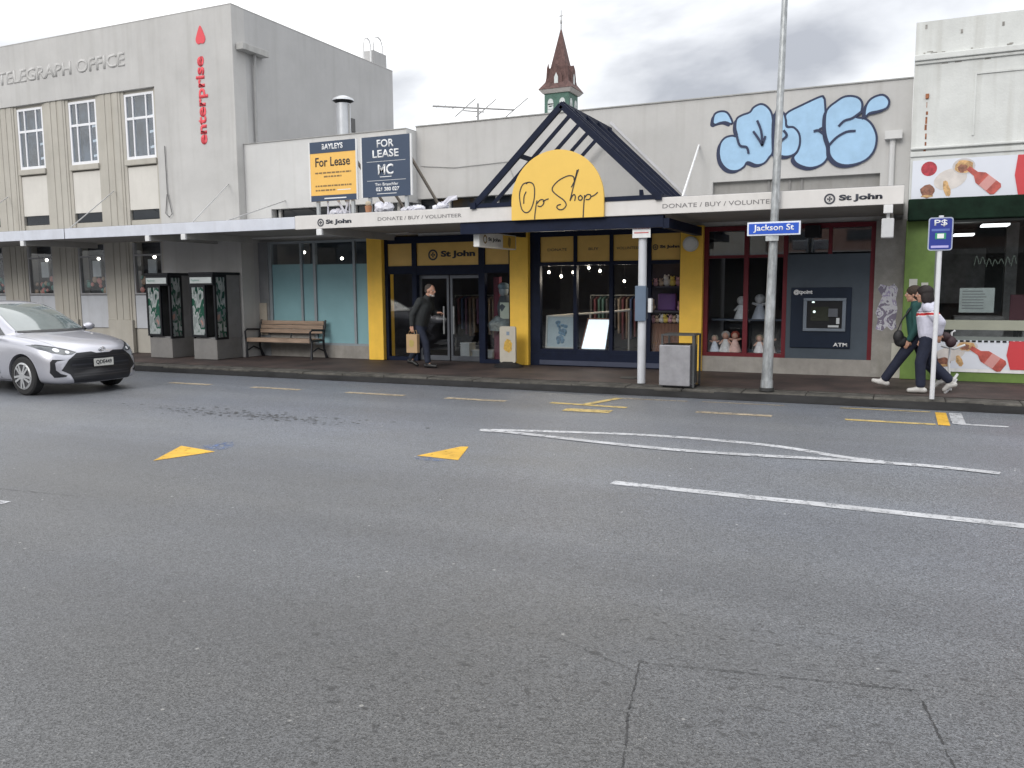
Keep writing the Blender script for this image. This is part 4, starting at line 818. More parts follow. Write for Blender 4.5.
B().tube([(-10.32, 18.0, 5.98), (-8.2, 18.0, 5.70)], .022, 6).build('boom', AL, an); B().tube([(-9.5, 18, 5.80), (-8.96, 18, 5.72)], .015, 6).build('boom', AL, an)
for xx, zz_, ln in ((-9.75, 5.90, .14), (-9.45, 5.865, .9), (-8.92, 5.80, .9), (-8.2, 5.70, 1.15), (-10.2, 5.965, .10), (-10.0, 5.94, .10), (-9.86, 5.92, .10)):
    B().tube([(xx-ln*.30, 18, zz_-ln*.20), (xx+ln*.30, 18, zz_+ln*.20)], .012, 5).build('element', AL, an)
ch = thing('church_tower', (-23.5, 60, 0), 'distant church tower with a red-brown spire and green belfry behind the shops', 'tower')
TX, TY = -23.5, 60; SPR = mat('spire_shingle', (.12, .068, .062), .85, var=.3, scale=3, bump=.3, bscale=8); BG = mat('belfry_green', (.075, .155, .125), .7, var=.12)
def frus(b, z0, h0, z1, h1, m=0):
    b.add([(TX+sx_*h0, TY+sy_*h0, z0) for sx_, sy_ in ((-1,-1),(1,-1),(1,1),(-1,1))]+[(TX+sx_*h1, TY+sy_*h1, z1) for sx_, sy_ in ((-1,-1),(1,-1),(1,1),(-1,1))], [(0,1,5,4),(1,2,6,5),(2,3,7,6),(3,0,4,7),(4,5,6,7),(3,2,1,0)], m); return b
frus(B(), 0, 1.6, 12.5, 1.35).build('shaft', mat('tower_wall', (.45, .44, .41), .85), ch)
bel = frus(B(), 12.5, 1.28, 15.95, 1.28).build('belfry', BG, ch)
for cx_ in (-.62, .62):
    lv = B(); lv.box(TX+cx_-.30, TX+cx_+.30, TY-1.32, TY-1.28, 13.3, 15.0); lv.tube([(TX+cx_, TY-1.32, 15.05), (TX+cx_, TY-1.28, 15.05)], .30, 14)
    for k in range(7): lv.box(TX+cx_-.27, TX+cx_+.27, TY-1.36, TY-1.32, 13.4+k*.24, 13.47+k*.24)
    lv.build('louvre', mat('louvre_white', (.62, .66, .66), .7), bel)
for cx_ in (-.62, .62):
    lv = B(); lv.box(TX+1.28, TX+1.32, TY+cx_-.3, TY+cx_+.3, 13.3, 15.0); lv.tube([(TX+1.28, TY+cx_, 15.05), (TX+1.32, TY+cx_, 15.05)], .30, 14); lv.build('louvre', mat('louvre_white', (.62, .66, .66)), bel)
frus(B(), 15.72, 1.42, 15.98, 1.72).build('eaves', mat('eaves_white', (.60, .57, .56), .7), ch)
sp = frus(frus(frus(B(), 15.99, 1.76, 16.55, 1.22), 16.551, 1.22, 17.5, .98), 17.501, .84, 20.4, .05).build('spire', SPR, ch)
for ax in range(4):
    Rm = Matrix.Rotation(ax*math.pi/2, 3, 'Z'); g = B()
    vs = [(-.62, -1.36, 16.3), (.62, -1.36, 16.3), (.62, -1.36, 16.9), (0, -1.36, 17.75), (-.62, -1.36, 16.9)]
    vs += [(x, -.6, z) for x, _, z in vs]; vs = [Rm @ Vector(v)+Vector((TX, TY, 0)) for v in vs]
    g.add(vs, [(0,1,2,3,4), (9,8,7,6,5), (1,6,7,2), (2,7,8,3), (3,8,9,4), (4,9,5,0), (0,5,6,1)]); gb = g.build('gablet', SPR, sp)
    g = B(); vs = [(-.2, -1.38, 16.4), (.2, -1.38, 16.4), (.2, -1.38, 16.85), (0, -1.38, 17.15), (-.2, -1.38, 16.85)]; vs += [(x, -1.35, z) for x, _, z in vs]; vs = [Rm @ Vector(v)+Vector((TX, TY, 0)) for v in vs]
    g.add(vs, [(0,1,2,3,4), (9,8,7,6,5), (1,6,7,2), (2,7,8,3), (3,8,9,4), (4,9,5,0), (0,5,6,1)]); g.build('gablet_window', mat('louvre_white', (.62, .66, .66)), sp)
for sx_ in (-1, 1):
    for sy_ in (-1, 1): B().tube([(TX+sx_*1.05, TY+sy_*1.05, 16.4), (TX+sx_*1.0, TY+sy_*1.0, 17.55), (TX+sx_*.98, TY+sy_*.98, 17.9)], [.16, .13, .02], 6).build('pinnacle', SPR, sp)
fn = B(); fn.tube([(TX, TY, 20.3), (TX, TY, 21.75)], [.07, .035], 6); fn.tube([(TX-.18, TY, 21.35), (TX+.18, TY, 21.35)], .035, 6); fn.ell((TX, TY, 20.95), (.11, .11, .2)); fn.build('finial', AL, ch)
ch.scale = (.74, .74, 1)


# ------------------------------------------------------------ street furniture
def seg_frame(b, x0, x1, z0, z1, y0, y1, t, axis='y'):
    """rectangular frame; axis y = faces the street, axis x = faces along it (x0,x1 are then y values and y0,y1 x values)"""
    for a0, a1, c0, c1 in ((x0, x0+t, z0, z1), (x1-t, x1, z0, z1), (x0+t, x1-t, z0, z0+t), (x0+t, x1-t, z1-t, z1)):
        if axis == 'y': b.box(a0, a1, y0, y1, c0, c1)
        else: b.box(y0, y1, a0, a1, c0, c1)
    return b
DEC = bpy.data.materials.new('booth_decal'); DEC.use_nodes = True; t_ = DEC.node_tree; bs = t_.nodes['Principled BSDF']; bs.inputs['Roughness'].default_value = .15
tc_ = t_.nodes.new('ShaderNodeTexCoord'); mp_ = t_.nodes.new('ShaderNodeMapping'); mp_.inputs['Scale'].default_value = (3.2, 3.2, 1.3); mp_.inputs['Rotation'].default_value = (.5, .7, 0); n_ = t_.nodes.new('ShaderNodeTexNoise'); n_.inputs['Scale'].default_value = 1.9; n_.inputs['Detail'].default_value = 2; n_.inputs['Distortion'].default_value = .3; rc = t_.nodes.new('ShaderNodeValToRGB')
t_.links.new(tc_.outputs['Object'], mp_.inputs[0]); t_.links.new(mp_.outputs[0], n_.inputs[0]); t_.links.new(n_.outputs['Fac'], rc.inputs[0]); t_.links.new(rc.outputs[0], bs.inputs['Base Color']); rc.color_ramp.interpolation = 'CONSTANT'
rc.color_ramp.elements[0].color = (.008, .04, .028, 1); rc.color_ramp.elements[1].position = .40; rc.color_ramp.elements[1].color = (.22, .25, .25, 1)
for p, c in ((.47, (.32, .35, .35)), (.54, (.02, .08, .055)), (.60, (.16, .17, .175)), (.68, (.34, .20, .17))): q_ = rc.color_ramp.elements.new(p); q_.color = (*c, 1)
BGREY = mat('booth_grey', (.20, .20, .205), .7, var=.1, streak=.25); BBASE = mat('booth_base', (.19, .185, .18), .8, var=.1, streak=.3)
def booth(x0, label, bright):
    x1 = x0+.68; t = thing('phone_booth', ((x0+x1)/2, 14.45, .14), label, 'phone booth', 'phone booths against the office wall')
    b = B(); b.box(x0, x1, 14.09, 14.86, .141, .60); b.build('base', BBASE, t, bevel=.01)
    B().box(x1-.03, x1+.002, 14.46, 14.87, .60, 2.0).box(x0, x0+.03, 14.46, 14.87, .60, 2.0).box(x0+.03, x1-.03, 14.82, 14.87, .60, 2.0).build('rear_shell', BGREY, t)
    B().box(x0-.02, x1+.02, 14.04, 14.88, 2.0, 2.06).build('roof', BLACK, t, bevel=.01)
    f1 = seg_frame(B(), x0, x0+.44, .64, 1.78, 14.045, 14.09, .045).build('front_frame', BLACK, t); B().box(x0+.045, x0+.395, 14.06, 14.07, .685, 1.735).build('decal_pane', DEC, f1)
    f2 = seg_frame(B(), 14.09, 14.46, .58, 2.0, x1-.04, x1+.004, .05, 'x').build('side_frame', BLACK, t); B().box(x1-.02, x1-.01, 14.14, 14.41, .63, 1.95).build('decal_pane', DEC, f2)
    f3 = seg_frame(B(), 14.09, 14.46, .60, 2.0, x0, x0+.04, .05, 'x').build('side_frame', BLACK, t); B().box(x0+.01, x0+.02, 14.14, 14.41, .65, 1.95).build('decal_pane', DEC, f3)
    B().box(x0, x1, 14.045, 14.088, 1.78, 2.0).build('header', BLACK, t); B().box(x0+.03, x1-.03, 14.035, 14.045, 1.82, 1.95).build('header_sign', mat('header_pale', (.46, .50, .50), .5), t)
    text('Payphone', 'header_lettering', mat('booth_lettering', (.08, .22, .18)), t, x0+.07, x0+.30, 1.855, 1.91, 14.035, .002)
    B().box(x1-.26, x1-.05, 14.60, 14.82, 1.05, 1.55).build('telephone', mat('telephone_blue', (.03, .10, .24), .4), t, bevel=.02); B().box(x1-.22, x1-.10, 14.58, 14.60, 1.12, 1.25).build('keypad', mat('keypad_pale', (.30, .45, .50), .4), t)
    B().box(x0+.05, x1-.05, 14.12, 14.8, .602, .625).build('floor_tray', mat('tray_pale', (.55, .57, .60) if bright else (.22, .22, .22), .5), t)
    return t
booth(-15.64, 'left phone booth with pale lower panel, nearer the office window', False)
booth(-14.31, 'right phone booth with blue telephone showing and white floor tray', True)

def bench(x0, x1, yf, label):
    t = thing('park_bench', ((x0+x1)/2, yf+.25, .14), label, 'bench')
    s_ = B()
    for k in range(4): s_.box(x0+.03, x1-.03, yf+.02+k*.11, yf+.02+k*.11+.09, .555-.004*k, .59-.004*k)
    s_.box(x0+.03, x1-.03, yf-.005, yf+.02, .50, .585)
    s_.build('seat', WOOD, t, bevel=.006)
    s_ = B()
    for k in range(3): s_.bar((x0+.03, yf+.47+k*.03, .73+k*.095), (x1-.03, yf+.47+k*.03, .73+k*.095), .028, .088)
    s_.build('backrest', WOOD, t, bevel=.006)
    CI = mat('cast_black', (.018, .02, .026), .5, var=.2)
    for xx in (x0, (x0+x1)/2+.45*(x1-x0)/1.9*0, x1):
        if xx not in (x0, x1): continue
        e_ = B(); e_.tube([(xx, yf+.02, .141), (xx, yf+.03, .35), (xx, yf+.05, .54)], [.035, .022, .028], 8); e_.tube([(xx, yf+.56, .141), (xx, yf+.47, .35), (xx, yf+.45, .56), (xx, yf+.55, .98)], [.035, .024, .028, .022], 8)
        e_.tube([(xx, yf+.02, .54), (xx, yf+.46, .54)], .025, 8); e_.tube([(xx, yf+.0, .56), (xx, yf-.01, .74), (xx, yf+.06, .78), (xx, yf+.48, .76)], .022, 8); e_.tube([(xx, yf+.05, .30), (xx, yf+.25, .38), (xx, yf+.47, .30)], .016, 6)
        e_.build('end_frame', CI, t, smooth=True)
    e_ = B(); e_.tube([((x0+x1)/2, yf+.45, .56), ((x0+x1)/2, yf+.54, .92)], .016, 6); e_.build('centre_bracket', CI, t)
    return t
bench(-13.50, -11.68, 14.85, 'wooden slatted bench with black iron ends before the frosted window')

bi = thing('litter_bin', (-3.1, 13.0, .14), 'square grey steel litter bin with open framed hood on the footpath edge', 'litter bin')
B().box(-3.375, -2.895, 12.77, 13.21, .16, .79).build('body', GRILLG, bi, bevel=.012)
B().box(-3.34, -2.84, 12.80, 13.24, .141, .165).build('base', BLACK, bi)
DK = mat('bin_frame_dark', (.055, .058, .06), .5, var=.2)
for xx in (-3.335, -2.845):
    for yy in (12.80, 13.23):
        B().box(xx-.014, xx+.014, yy-.014, yy+.014, .141, .935).build('upright', DK, bi)
s = B(); s.box(-3.35, -2.83, 12.775, 13.245, .935, .955); s.box(-3.32, -2.86, 12.80, 13.22, .955, .96); s.build('hood', DK, bi)
s = B()
for k in range(4): s.box(-2.885, -2.872, 12.85+k*.1, 12.87+k*.1, .19, .94)
s.build('side_slat', DK, bi); s = B().box(-3.33, -2.93, 12.81, 13.19, .79, .80).build('rim', BLACK, bi)

lp = thing('lamp_post', (-1.76, 12.84, .14), 'tall tapering galvanised street pole that carries the blue street name sign', 'lamp post')
pts = [(-1.765+.018*(z-.14), 12.84, z) for z in (.14, .30, .301, 2.5, 5.5, 8.6)]
B().tube(pts, [.092, .090, .081, .062, .043, .036], 12).build('pole', GALV, lp, smooth=True)
B().tube([(-1.765, 12.84, .141), (-1.765, 12.84, .19)], .108, 12).build('base_collar', mat('collar_dark', (.03, .03, .03), .6), lp)
B().tube([(-1.61, 12.84, 8.55), (-1.60, 12.3, 8.9), (-1.6, 11.2, 9.05)], .035, 8).build('arm', GALV, lp); B().box(-1.72, -1.48, 10.6, 11.25, 8.98, 9.10).build('lantern', mat('lantern_grey', (.3, .3, .3)), lp, bevel=.02)
jn = thing('street_name_sign', (-1.7, 12.7, 2.4), 'blue Jackson St name plate with white border on the galvanised pole', 'sign')
B().box(-2.08, -1.34, 12.70, 12.715, 2.405, 2.60).build('border', mat('sign_white', (.72, .76, .84), .35, var=.02), jn, bevel=.012); B().box(-2.055, -1.365, 12.695, 12.702, 2.428, 2.577).build('plate', mat('street_blue', (.012, .085, .52), .35, var=.03), jn)
text('Jackson St', 'lettering', WINK, jn, -1.99, -1.43, 2.448, 2.562, 12.695, .002, .02)
B().box(-1.82, -1.64, 12.715, 12.76, 2.33, 2.42).build('bracket', GALV, jn)
pk = thing('parking_sign', (.43, 12.73, .14), 'blue P$ parking sign on a slim white pole by the kerb', 'sign')
B().tube([(.43, 12.73, .141), (.435, 12.74, 2.60)], .032, 10).build('pole', mat('pole_white', (.66, .67, .70), .45, var=.06, streak=.25), pk, smooth=True)
def rrect(x0, x1, z0, z1, r):
    p = []
    for cx_, cz_, a0 in ((x1-r, z1-r, 0), (x0+r, z1-r, 90), (x0+r, z0+r, 180), (x1-r, z0+r, 270)):
        for k in range(5): a = R(a0+k*22.5); p.append((cx_+r*math.cos(a), cz_+r*math.sin(a)))
    return p
B().prism(rrect(.285, .58, 2.14, 2.575, .035), 12.695, 12.705).build('border', mat('border_grey', (.40, .44, .56), .4), pk)
B().prism(rrect(.30, .565, 2.155, 2.56, .025), 12.690, 12.694).build('panel', mat('parking_blue', (.012, .03, .26), .4, var=.04), pk)
text('P$', 'lettering', WINK, pk, .355, .51, 2.455, 2.545, 12.690, .002, .015); B().box(.325, .54, 12.688, 12.690, 2.395, 2.425).build('text_line', mat('line_blue', (.10, .16, .45)), pk)
B().box(.37, .50, 12.687, 12.690, 2.29, 2.37).build('green_panel', mat('sign_green', (.03, .30, .16), .4), pk); B().box(.395, .475, 12.685, 12.687, 2.30, 2.36).build('symbol', WINK, pk); B().box(.325, .535, 12.687, 12.690, 2.175, 2.205).build('arrow_line', mat('line_lilac', (.45, .42, .75)), pk)

fs = thing('footpath_sign', (-6.98, 14.95, .14), 'small white and yellow footpath sign on a black moulded base by the entrance', 'sign')
s = B()
for k in range(14):
    pass
B().tube([(-6.96, 14.93, .141), (-6.96, 14.93, .17), (-6.96, 14.93, .24)], [.30, .27, .10], 18).build('base', mat('rubber_black', (.015, .015, .017), .7), fs, smooth=True)
B().prism(rrect(-7.13, -6.79, .22, .93, .04), 14.90, 14.95).build('panel', mat('panel_beige', (.50, .47, .40), .5), fs)
B().prism(ellp(-6.95, .55, .09, .13, j=.012), 14.894, 14.90).build('emblem', mat('emblem_gold', (.58, .36, .06), .5, var=.3, scale=20), fs); B().box(-6.98, -6.92, 14.894, 14.90, .76, .83).build('mark', mat('mark_blue', (.22, .28, .36)), fs)

# white tubular stand left of the lower banner
st = thing('tubular_stand', (.75, 14.0, .14), 'white folding tubular stand just behind the white hooded walker', 'stand')
TW = mat('tube_white', (.64, .65, .66), .45)
B().tube([(.70, 13.7, .16), (.66, 13.72, .55), (.68, 13.75, 1.0), (.72, 13.8, 1.02)], .016, 8).build('leg', TW, st); B().tube([(.78, 13.9, .30), (.64, 13.62, .14)], .018, 8).build('leg', TW, st); B().tube([(.62, 13.5, .15), (.79, 13.95, .37)], .02, 8).build('foot_rail', TW, st)
B().tube([(.55, 13.74, .80), (.72, 13.74, .76), (.86, 13.78, .82)], .016, 8).build('cross_bar', TW, st)

# ------------------------------------------------------------ things in the shop windows
def hanging_rail(x0, x1, y, n, seed, label):
    t = thing('clothes_rail', ((x0+x1)/2, y, .146), label, 'clothes rail', 'clothes rails inside the op shop'); random.seed(seed)
    r = B(); r.tube([(x0, y, .146), (x0, y, 1.5), (x1, y, 1.5), (x1, y, .146)], .016, 6); r.build('rail', GALV, t)
    cols = [(.10, .03, .04), (.03, .05, .12), (.14, .10, .08), (.05, .10, .09), (.20, .16, .13), (.11, .06, .11), (.04, .04, .045)]
    for k in range(n):
        x = x0+.08+(x1-x0-.16)*k/(n-1); h = random.uniform(.6, .95); c = random.choice(cols)
        g = B(); g.prism([(y-.22, 1.42), (y-.04, 1.47), (y+.04, 1.47), (y+.22, 1.42), (y+.2, 1.42-h), (y-.2, 1.42-h)], x-.022, x+.022, axis='x'); g.build('garment', mat('cloth_%d' % cols.index(c), c, .9, var=.2, scale=9), t, bevel=.008)
hanging_rail(-6.2, -4.7, 17.6, 16, 1, 'clothes rail deep in the dark shop behind the framed picture'); hanging_rail(-9.9, -8.6, 18.2, 12, 2, 'clothes rail seen dimly through the entrance doors'); hanging_rail(-4.5, -3.6, 18.6, 8, 4, 'short clothes rail at the back of the shop behind the shelves')
for i, (x, z) in enumerate(((-6.33, 1.98), (-6.07, 1.90), (-5.82, 1.97), (-5.50, 2.05), (-5.27, 1.99), (-4.79, 1.79))):
    y = 16.2+.15*(i % 3); k = y/15.5; xx, zz_ = x*k, 1.7+(z-1.7)*k
    if i == 0: o0 = thing('pendant_lamp', (xx, y, zz_), 'small glowing ceiling bulb inside the display window', 'lamp', 'pendant bulbs in the op shop window'); B().ell((xx, y, zz_), (.026, .026, .03)).build('bulb', LAMPW, o0); B().tube([(xx, y, zz_+.02), (xx, y, zz_+.6)], .005, 5).build('cord', BLACK, o0); pl_ = bpy.data.lights.new('bulb_light', 'POINT'); pl_.energy = 7; pl_.color = (1, .86, .68); pl_.shadow_soft_size = .05; po2 = bpy.data.objects.new('bulb_light', pl_); COL.objects.link(po2); po2.parent = o0; po2.location = (0, -.02, -.08)
    else: c = copy_tree(o0); c.location = (xx, y, zz_)
fp = thing('framed_picture', (-6.15, 15.6, .47), 'framed blue-grey floral picture leaning in the display window beside the white board', 'picture')
s = B(); s.bar((-6.44, 15.62, .48), (-6.44, 15.68, 1.12), .03, .03); s.bar((-5.84, 15.62, .48), (-5.84, 15.68, 1.12), .03, .03); s.bar((-6.44, 15.62, .49), (-5.84, 15.62, .49), .03, .03); s.bar((-6.44, 15.68, 1.11), (-5.84, 15.68, 1.11), .03, .03); s.build('frame', mat('frame_pale', (.48, .48, .44), .5), fp)
B().add([(-6.43, 15.625, .49), (-5.85, 15.625, .49), (-5.85, 15.685, 1.11), (-6.43, 15.685, 1.11), (-6.43, 15.645, .49), (-5.85, 15.645, .49), (-5.85, 15.70, 1.11), (-6.43, 15.70, 1.11)], [(0,1,2,3),(7,6,5,4),(0,4,5,1),(1,5,6,2),(2,6,7,3),(3,7,4,0)]).build('print', mat('print_bluegrey', (.36, .44, .46), .5), fp)
s = B(); random.seed(6)
for k in range(22): a = random.random()*6.3; r = random.random(); x = -6.13+.13*r*math.cos(a); z = .80+.25*r*math.sin(a); s.ell((x, 15.615+(z-.48)*.094, z), (random.uniform(.02, .06), .006, random.uniform(.02, .06)), n=7, k=5)
s.build('flower_print', mat('flower_blue', (.14, .25, .34), .5, var=.4, scale=12), fp)
wb = thing('white_board', (-5.38, 15.62, .47), 'bright pale blue board with a thin brown edge leaning in the display window', 'board')
q = [(-5.68, 15.60, .48), (-5.20, 15.60, .48), (-5.14, 15.68, 1.05), (-5.56, 15.68, 1.05)]
B().add(q+[(x, y+.02, z) for x, y, z in q], [(0,1,2,3),(7,6,5,4),(0,4,5,1),(1,5,6,2),(2,6,7,3),(3,7,4,0)]).build('panel', mat('board_white_glow', (.86, .95, .98), .4, var=.01, emit=.55), wb)  # panel emits a glow of its own, brightness put into the material; no lamp
B().bar((-5.58, 15.67, 1.065), (-5.12, 15.67, 1.065), .03, .025).bar((-5.70, 15.61, .48), (-5.575, 15.69, 1.06), .02, .02).build('frame', mat('board_brown', (.24, .12, .08), .6), wb)
hr = thing('handrail', (-5.4, 16.3, .146), 'pale handrail crossing the display window behind the picture and board', 'handrail')
B().tube([(-6.7, 16.3, 1.08), (-5.6, 16.3, 1.16), (-4.9, 16.3, 1.22)], .022, 8).build('rail', mat('rail_pale', (.42, .40, .37), .4), hr)
for xx, zt in ((-5.75, 1.15), (-4.93, 1.22)): B().tube([(xx, 16.3, .146), (xx, 16.3, zt)], .02, 8).build('post', mat('rail_pale', (.42, .40, .37)), hr)
# toy shelves on the right of the display window
sh = thing('toy_shelf', (-4.0, 15.9, .146), 'shelves of coloured soft toys over a brown curtain in the display window', 'shelf')
s = B(); s.box(-4.45, -3.71, 15.62, 15.95, 1.66, 1.69); s.box(-4.45, -3.71, 15.62, 15.95, 1.20, 1.23); s.box(-4.45, -3.71, 15.96, 15.98, .146, 2.3); s.build('shelves', mat('shelf_dark', (.05, .04, .06), .6), sh)
B().box(-4.2, -3.85, 15.72, 15.9, 1.23, 1.55).build('purple_box', mat('toy_purple', (.14, .05, .20), .6), sh, bevel=.03)
random.seed(8)
tm = [mat('toy_yellow', (.75, .55, .12), .8), mat('toy_pink', (.62, .34, .38), .8), mat('toy_tan', (.56, .40, .28), .8), mat('toy_cream', (.68, .62, .58), .8)]
for z0, n in ((1.69, 6), (1.0, 8), (1.23, 3)):
    for k in range(n):
        x = -4.40+.65*(k+.5)/n if z0 != 1.23 else (-4.35, -3.77, -4.3)[k]
        s = B(); r = random.uniform(.045, .07); s.ell((x, 15.72, z0+r), (r, r*.8, r*1.1), n=8, k=6); s.ell((x+random.uniform(-.02, .02), 15.69, z0+r*2.2), (r*.7,)*3, n=8, k=6); s.ell((x-r*.5, 15.69, z0+r*2.9), (r*.25,)*3, n=6, k=4); s.ell((x+r*.5, 15.69, z0+r*2.9), (r*.25,)*3, n=6, k=4)
        s.build('toy', tm[k % 4], sh, smooth=True)
s = B()
for k in range(22): x = -4.44+k*.033; s.tube([(x, 15.63+.012*(k % 2), .15), (x, 15.63+.012*(k % 2), .99)], .019, 6)
s.build('curtain', mat('curtain_brown', (.24, .115, .07), .85, var=.12), sh)
# dolls behind the red window
dl = [(-3.10, .49, .16, (.40, .42, .46), 'white-frocked doll nearest the yellow column behind the red-framed window'), (-2.90, .49, .20, (.45, .44, .42), 'pale doll with raised arms, second along the red window sill'), (-2.73, .49, .20, (.50, .33, .28), 'pink-dressed doll with red hair, by the red mullion'), (-2.30, .49, .17, (.48, .46, .45), 'white doll right of the red mullion on the window sill'), (-2.12, .49, .20, (.50, .44, .42), 'cream doll partly behind the galvanised pole'), (-2.68, 1.17, .22, (.44, .45, .46), 'larger pale doll on the raised shelf behind the red-framed window'), (-2.35, 1.12, .24, (.30, .32, .36), 'grey-clad doll on the raised shelf, right of the red mullion')]
b = B(); b.box(-3.2, -1.9, 15.8, 16.05, .49, .52); b.box(-3.2, -1.9, 15.85, 16.1, 1.05, 1.08); b.build('display_shelf', mat('shelf_blue', (.05, .07, .10), .6), os_)
for i, (x, z, h, c, lab) in enumerate(dl):
    h *= 1.35; c = tuple(min(.8, q*1.5) for q in c)
    y = 15.66 if z < 1 else 15.95; z0 = z if z < 1 else 1.08
    t = thing('doll', (x, y, z0), lab, 'doll', 'dolls in the red-framed window')
    hc = [(.35, .30, .22), (.40, .38, .35), (.30, .05, .03), (.25, .2, .12), (.2, .3, .15), (.55, .54, .52), (.40, .41, .42)][i]
    B().tube([(x, y, z0), (x, y, z0+h*.45), (x, y, z0+h*.85)], [h*.45, h*.3, h*.14], 10).build('dress', mat('doll_dress_%d' % i, c, .8, var=.12, scale=20), t, smooth=True)
    B().ell((x, y-.01, z0+h*1.08), (h*.22, h*.22, h*.25)).build('head', SKIN if i < 5 else mat('doll_white', (.5, .5, .5)), t, smooth=True)
    B().ell((x, y+.015, z0+h*1.13), (h*.30, h*.25, h*.28)).build('hair', mat('doll_hair_%d' % i, hc, .9, var=.3, scale=25), t, smooth=True)
    for sg_ in (-1, 1): B().tube([(x+sg_*h*.12, y, z0+h*.8), (x+sg_*h*.42, y-.02, z0+h*(.5 if i % 2 else .9))], [h*.09, h*.06], 8).build('arm', SKIN if i < 5 else mat('doll_white', (.5, .5, .5)), t, smooth=True)
# mannequin in the entrance side window
mn = thing('mannequin', (-7.4, 15.75, .146), 'mannequin in a grey cap and flared grey skirt with white legs, right of the doors', 'mannequin')
B().ell((-7.42, 15.72, 1.63), (.10, .11, .14)).build('head', mat('mannequin_pale', (.30, .34, .36), .5), mn, smooth=True); B().ell((-7.42, 15.72, 1.70), (.12, .13, .09)).build('cap', mat('cap_bluegrey', (.16, .22, .25), .8), mn, smooth=True)
B().tube([(-7.42, 15.75, 1.52), (-7.40, 15.75, 1.3), (-7.42, 15.75, 1.08)], [.09, .17, .13], 12).build('torso', mat('top_dark', (.06, .07, .08), .8), mn, smooth=True)
B().box(-7.45, -7.19, 15.60, 15.62, 1.05, 1.38).build('price_card', mat('card_green', (.46, .50, .40), .6), mn)
B().tube([(-7.45, 15.76, 1.08), (-7.48, 15.76, .92), (-7.48, 15.76, .80)], [.16, .30, .26], 14).build('skirt', mat('skirt_grey', (.20, .23, .23), .9, var=.3, scale=12), mn, smooth=True)
B().tube([(-7.46, 15.74, .82), (-7.42, 15.72, .45), (-7.36, 15.70, .18)], [.055, .045, .03], 10).build('leg', mat('leg_white', (.52, .53, .55), .5), mn, smooth=True); B().tube([(-7.30, 15.80, .82), (-7.24, 15.80, .45), (-7.24, 15.78, .18)], [.055, .045, .03], 10).build('leg', mat('leg_white', (.5, .5, .5)), mn, smooth=True)
B().tube([(-7.62, 15.85, 1.9), (-7.62, 15.85, .15)], .09, 8).build('red_drape', mat('drape_red', (.16, .04, .06), .9), mn)
for i, (x, y, w_, h, lab) in enumerate(((-8.75, 16.5, .22, .30, 'pale box on the shop floor just inside the doors'), (-8.42, 16.6, .6, .14, 'long low white box on the shop floor behind the door'), (-9.0, 16.9, .16, .22, 'smaller grey box left of the pale box inside the doors'))):
    t = thing('storage_box', (x, y, .146), lab, 'box', 'boxes inside the op shop doors'); B().box(x-w_/2, x+w_/2, y, y+.3, .147, .147+h).build('body', mat('box_grey_%d' % i, (.34, .36, .36), .7), t); B().box(x-w_/2-.01, x+w_/2+.01, y-.01, y+.31, .147+h, .17+h).build('lid', mat('box_lid', (.42, .44, .45), .7), t)

# ------------------------------------------------------------ silver hatchback
SILV = bpy.data.materials.new('silver_paint'); SILV.use_nodes = True; t_ = SILV.node_tree; bs = t_.nodes['Principled BSDF']
bs.inputs['Base Color'].default_value = (.50, .505, .555, 1); bs.inputs['Metallic'].default_value = .55; bs.inputs['Roughness'].default_value = .32; bs.inputs['Coat Weight'].default_value = .8; bs.inputs['Coat Roughness'].default_value = .05
n_ = t_.nodes.new('ShaderNodeTexNoise'); n_.inputs['Scale'].default_value = 900; mr = t_.nodes.new('ShaderNodeMapRange'); mr.inputs[3].default_value = .26; mr.inputs[4].default_value = .40; tc_ = t_.nodes.new('ShaderNodeTexCoord'); t_.links.new(tc_.outputs['Object'], n_.inputs[0]); t_.links.new(n_.outputs['Fac'], mr.inputs[0]); t_.links.new(mr.outputs[0], bs.inputs['Roughness'])
TRIM = mat('car_black_trim', (.012, .013, .017), .35, var=.1); TYRE = mat('tyre_rubber', (.02, .02, .021), .8, var=.15); RIM = mat('wheel_silver', (.48, .49, .50), .35, metal=.4, var=.05)
WSG = mat('windscreen', (.12, .155, .155), .04, var=.15, scale=1.2, spec=.9, coat=1); CGL = mat('car_side_glass', (.02, .025, .03), .04, var=.1, spec=.8, coat=1)
car = thing('parked_car', (0, 0, 0), 'silver hatchback with black grille turning in at the left edge of the road', 'car')
car.name = 'silver_car'
def evalmesh(o):
    bpy.context.view_layer.update(); return bpy.data.meshes.new_from_object(o.evaluated_get(bpy.context.evaluated_depsgraph_get()))
def loft(sts, prof):
    """sts: list of station dicts; prof(st) -> half section [(y,z)...] from bottom centre to top centre"""
    vs = []; fs = []; n = None
    for s_ in sts:
        h = prof(s_); full = h+[(-y, z) for y, z in h[-2:0:-1]]; n = len(full)
        for y, z in full: vs.append((s_['x']-s_.get('k', 0)*abs(y/.84)**2.3+s_.get('r', 0)*(z-.45), y, z))
    for i in range(len(sts)-1):
        for j in range(n): fs.append((i*n+j, i*n+(j+1) % n, (i+1)*n+(j+1) % n, (i+1)*n+j))
    for base in (0, (len(sts)-1)*n):
        c = Vector((0, 0, 0))
        for j in range(n): c += Vector(vs[base+j])
        vs.append(tuple(c/n)); ci = len(vs)-1
        for j in range(n): fs.append((base+j, base+(j+1) % n, ci))
    return vs, fs
